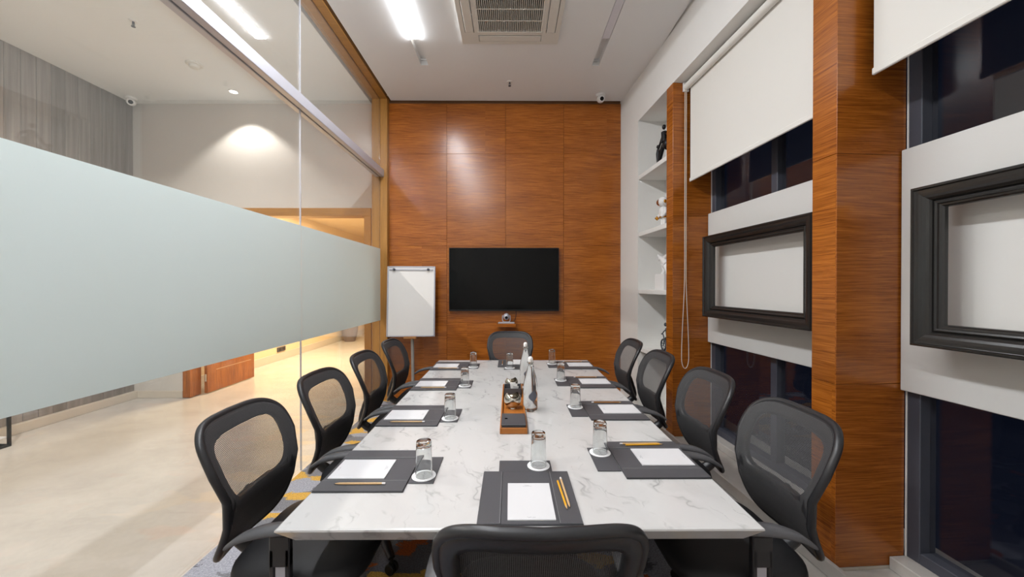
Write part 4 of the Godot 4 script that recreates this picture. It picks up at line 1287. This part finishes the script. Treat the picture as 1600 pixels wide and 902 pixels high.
# =====================================================================  ceiling things
func ceiling_things() -> void:
	# four-way cassette air conditioner
	var t := thing("air_conditioner_cassette", "square white ceiling air conditioner cassette with a slatted grille", "air conditioner", "", at_floor(0.0, CEIL, 3.20))
	var s := begin()
	var o := 0.465
	var g := 0.285
	for k in 4:
		var b := Transform3D(Basis(Vector3.UP, PI / 2 * k), Vector3.ZERO)
		for q in [[-o, 0.425, -o, -0.425], [-0.335, g + 0.02, -0.335, -g - 0.02], [-0.425, -0.30, -0.425, -0.335], [0.30, 0.335, -0.425, -0.335]]:
			box(s, Vector3(q[0], -0.026, q[2]), Vector3(q[1], 0.0, q[3]), 0.0, Vector2.ZERO, false, b)
	mesh_node("panel", s, M.cassette, t)
	s = begin()
	for q in [[-g - 0.02, g + 0.02, g, g + 0.02], [-g - 0.02, g + 0.02, -g - 0.02, -g], [-g - 0.02, -g, -g, g], [g, g + 0.02, -g, g]]:
		box(s, Vector3(q[0], -0.030, q[2]), Vector3(q[1], -0.004, q[3]), 0.003)
	mesh_node("grille_frame", s, M.cassette, t)
	# housing above the ceiling, open below
	s = begin()
	for q in [[-0.299, -0.289, -0.299, 0.299], [0.289, 0.299, -0.299, 0.299], [-0.289, 0.289, -0.299, -0.289], [-0.289, 0.289, 0.289, 0.299]]:
		box(s, Vector3(q[0], 0.0, q[2]), Vector3(q[1], 0.42, q[3]))
	box(s, Vector3(-0.299, 0.42, -0.299), Vector3(0.299, 0.43, 0.299))
	mesh_node("housing", s, M.cassette, t)
	mesh_node("fan_wheel", lathe(begin(), [Vector2(0, 0.40), Vector2(0.20, 0.40), Vector2(0.23, 0.30), Vector2(0.17, 0.22), Vector2(0.15, 0.24), Vector2(0.13, 0.36), Vector2(0, 0.36)], 28), M.cassette, t)
	s = begin()
	for i in 33:
		var x := lerpf(-g + 0.012, g - 0.012, i / 32.0)
		box(s, Vector3(x - 0.0026, -0.027, -g), Vector3(x + 0.0026, -0.010, g))
	var gr := mesh_node("grille", s, M.cassette, t)
	gr.set_meta("kind", "stuff")
	for z in [-0.14, 0.0, 0.14]:
		mesh_node("cross_bar", one_box(Vector3(-g, -0.030, z - 0.006), Vector3(g, -0.027, z + 0.006), 0.001), M.cassette, t)
	for k in 4:
		var b := Transform3D(Basis(Vector3.UP, PI / 2 * k), Vector3.ZERO)
		mesh_node("air_flap", one_box(Vector3(-0.294, -0.030, -0.418), Vector3(0.294, -0.023, -0.342), 0.002, Vector2.ZERO, false, b), M.cassette, t)
	# sprinklers
	for q in [[-0.005, 4.38, "small metal sprinkler in the room ceiling before the television wall"], [-3.42, 3.40, "small metal sprinkler in the lobby ceiling"]]:
		var sp_ := thing("sprinkler", q[2], "sprinkler", "ceiling sprinklers", at_floor(q[0], CEIL, q[1]))
		mesh_node("rosette", lathe(begin(), [Vector2(0, -0.0005), Vector2(0.034, -0.0005), Vector2(0.030, -0.006), Vector2(0.012, -0.008), Vector2(0, -0.008)], 20), M.white, sp_)
		s = begin()
		lathe(s, [Vector2(0, -0.008), Vector2(0.009, -0.008), Vector2(0.009, -0.022), Vector2(0.004, -0.024), Vector2(0.004, -0.050), Vector2(0, -0.050)], 12)
		tube(s, [Vector3(0.009, -0.02, 0), Vector3(0.013, -0.036, 0), Vector3(0.004, -0.050, 0)], 0.0022, 6)
		tube(s, [Vector3(-0.009, -0.02, 0), Vector3(-0.013, -0.036, 0), Vector3(-0.004, -0.050, 0)], 0.0022, 6)
		mesh_node("head", s, M.anodised, sp_)
		mesh_node("deflector", lathe(begin(), [Vector2(0, -0.050), Vector2(0.016, -0.050), Vector2(0.016, -0.053), Vector2(0, -0.053)], 16), M.anodised, sp_)
	# smoke detector
	t = thing("smoke_detector", "round white smoke detector on the lobby ceiling", "smoke detector", "", at_floor(-3.42, CEIL, 4.05))
	mesh_node("base", lathe(begin(), [Vector2(0, 0), Vector2(0.075, 0), Vector2(0.075, -0.012), Vector2(0.068, -0.018), Vector2(0, -0.018)], 32), M.cassette, t)
	mesh_node("chamber", lathe(begin(), [Vector2(0, -0.018), Vector2(0.050, -0.018), Vector2(0.044, -0.042), Vector2(0.030, -0.048), Vector2(0, -0.048)], 28), M.cassette, t)
	# dome cameras
	for q in [[1.135, 4.68, 0.1, "white turret security camera in the room ceiling corner near the shelf recess"], [-4.84, 4.78, 0.7, "white turret security camera in the lobby ceiling corner by the grey boards"]]:
		var c := thing("security_camera", q[3], "security camera", "ceiling security cameras", at_floor(q[0], CEIL, q[1], q[2]))
		mesh_node("base", lathe(begin(), [Vector2(0, 0), Vector2(0.060, 0), Vector2(0.060, -0.018), Vector2(0.050, -0.028), Vector2(0, -0.028)], 28), M.ceramic, c)
		s = begin()
		blob(s, Vector3(0, -0.058, 0.012), Vector3(0.048, 0.044, 0.048), 1, 1, 24, 14)
		mesh_node("turret", s, M.ceramic, c)
		var T := Transform3D(Basis(Vector3.RIGHT, PI / 2 + 0.35), Vector3(0, -0.066, 0.036))
		mesh_node("barrel", lathe(begin(), [Vector2(0, 0), Vector2(0.036, 0), Vector2(0.036, 0.026), Vector2(0.030, 0.030), Vector2(0.024, 0.029)], 24, T), M.ceramic, c)
		mesh_node("lens", lathe(begin(), [Vector2(0, 0.022), Vector2(0.0255, 0.022), Vector2(0.0255, 0.029), Vector2(0, 0.030)], 22, T), M.black_gloss, c)

func lobby_things() -> void:
	# console with black metal legs, mostly behind the frosted band
	var t := thing("console_table", "console table with thin black metal legs beside the grey boards", "table", "", at_floor(-4.78, 0.0, 2.95))
	mesh_node("top", one_box(Vector3(-0.13, 0.72, -0.5), Vector3(0.17, 0.75, 0.5), 0.003), M.ceramic, t)
	mesh_node("shelf", one_box(Vector3(-0.11, 0.075, -0.48), Vector3(0.15, 0.09, 0.48), 0.002), M.ceramic, t)
	for x in [-0.12, 0.16]:
		for z in [-0.49, 0.49]:
			mesh_node("leg", one_box(Vector3(x - 0.010, -0.006, z - 0.010), Vector3(x + 0.010, 0.72, z + 0.010), 0.001), M.black_metal, t)
	for z in [-0.49, 0.49]:
		mesh_node("rail", one_box(Vector3(-0.11, -0.006, z - 0.010), Vector3(0.15, 0.014, z + 0.010), 0.001), M.black_metal, t)
	for x in [-0.12, 0.16]:
		mesh_node("rail", one_box(Vector3(x - 0.010, -0.006, -0.48), Vector3(x + 0.010, 0.014, 0.48), 0.001), M.black_metal, t)
	# planter in the hall
	t = thing("planter", "tall taupe planter standing in the hall beyond the double door", "planter", "", at_floor(-4.33, -0.006, 10.05))
	mesh_node("pot", lathe(begin(), [Vector2(0, 0), Vector2(0.135, 0), Vector2(0.155, 0.05), Vector2(0.195, 0.25), Vector2(0.215, 0.50), Vector2(0.205, 0.68), Vector2(0.185, 0.68), Vector2(0.19, 0.60), Vector2(0, 0.60)], 32), M.planter, t)
	# socket plate low on the hall wall
	var sk := thing("wall_socket", "dark double socket plate low on the cream hall wall", "socket", "", at_floor(-4.605, 0.21, 7.5))
	mesh_node("plate", one_box(Vector3(-0.014, -0.045, -0.13), Vector3(0.006, 0.045, 0.13), 0.004), M.anodised, sk)
	for z in [-0.062, 0.062]:
		mesh_node("outlet", one_box(Vector3(0.006, -0.028, z - 0.04), Vector3(0.008, 0.028, z + 0.04), 0.001), M.black, sk)
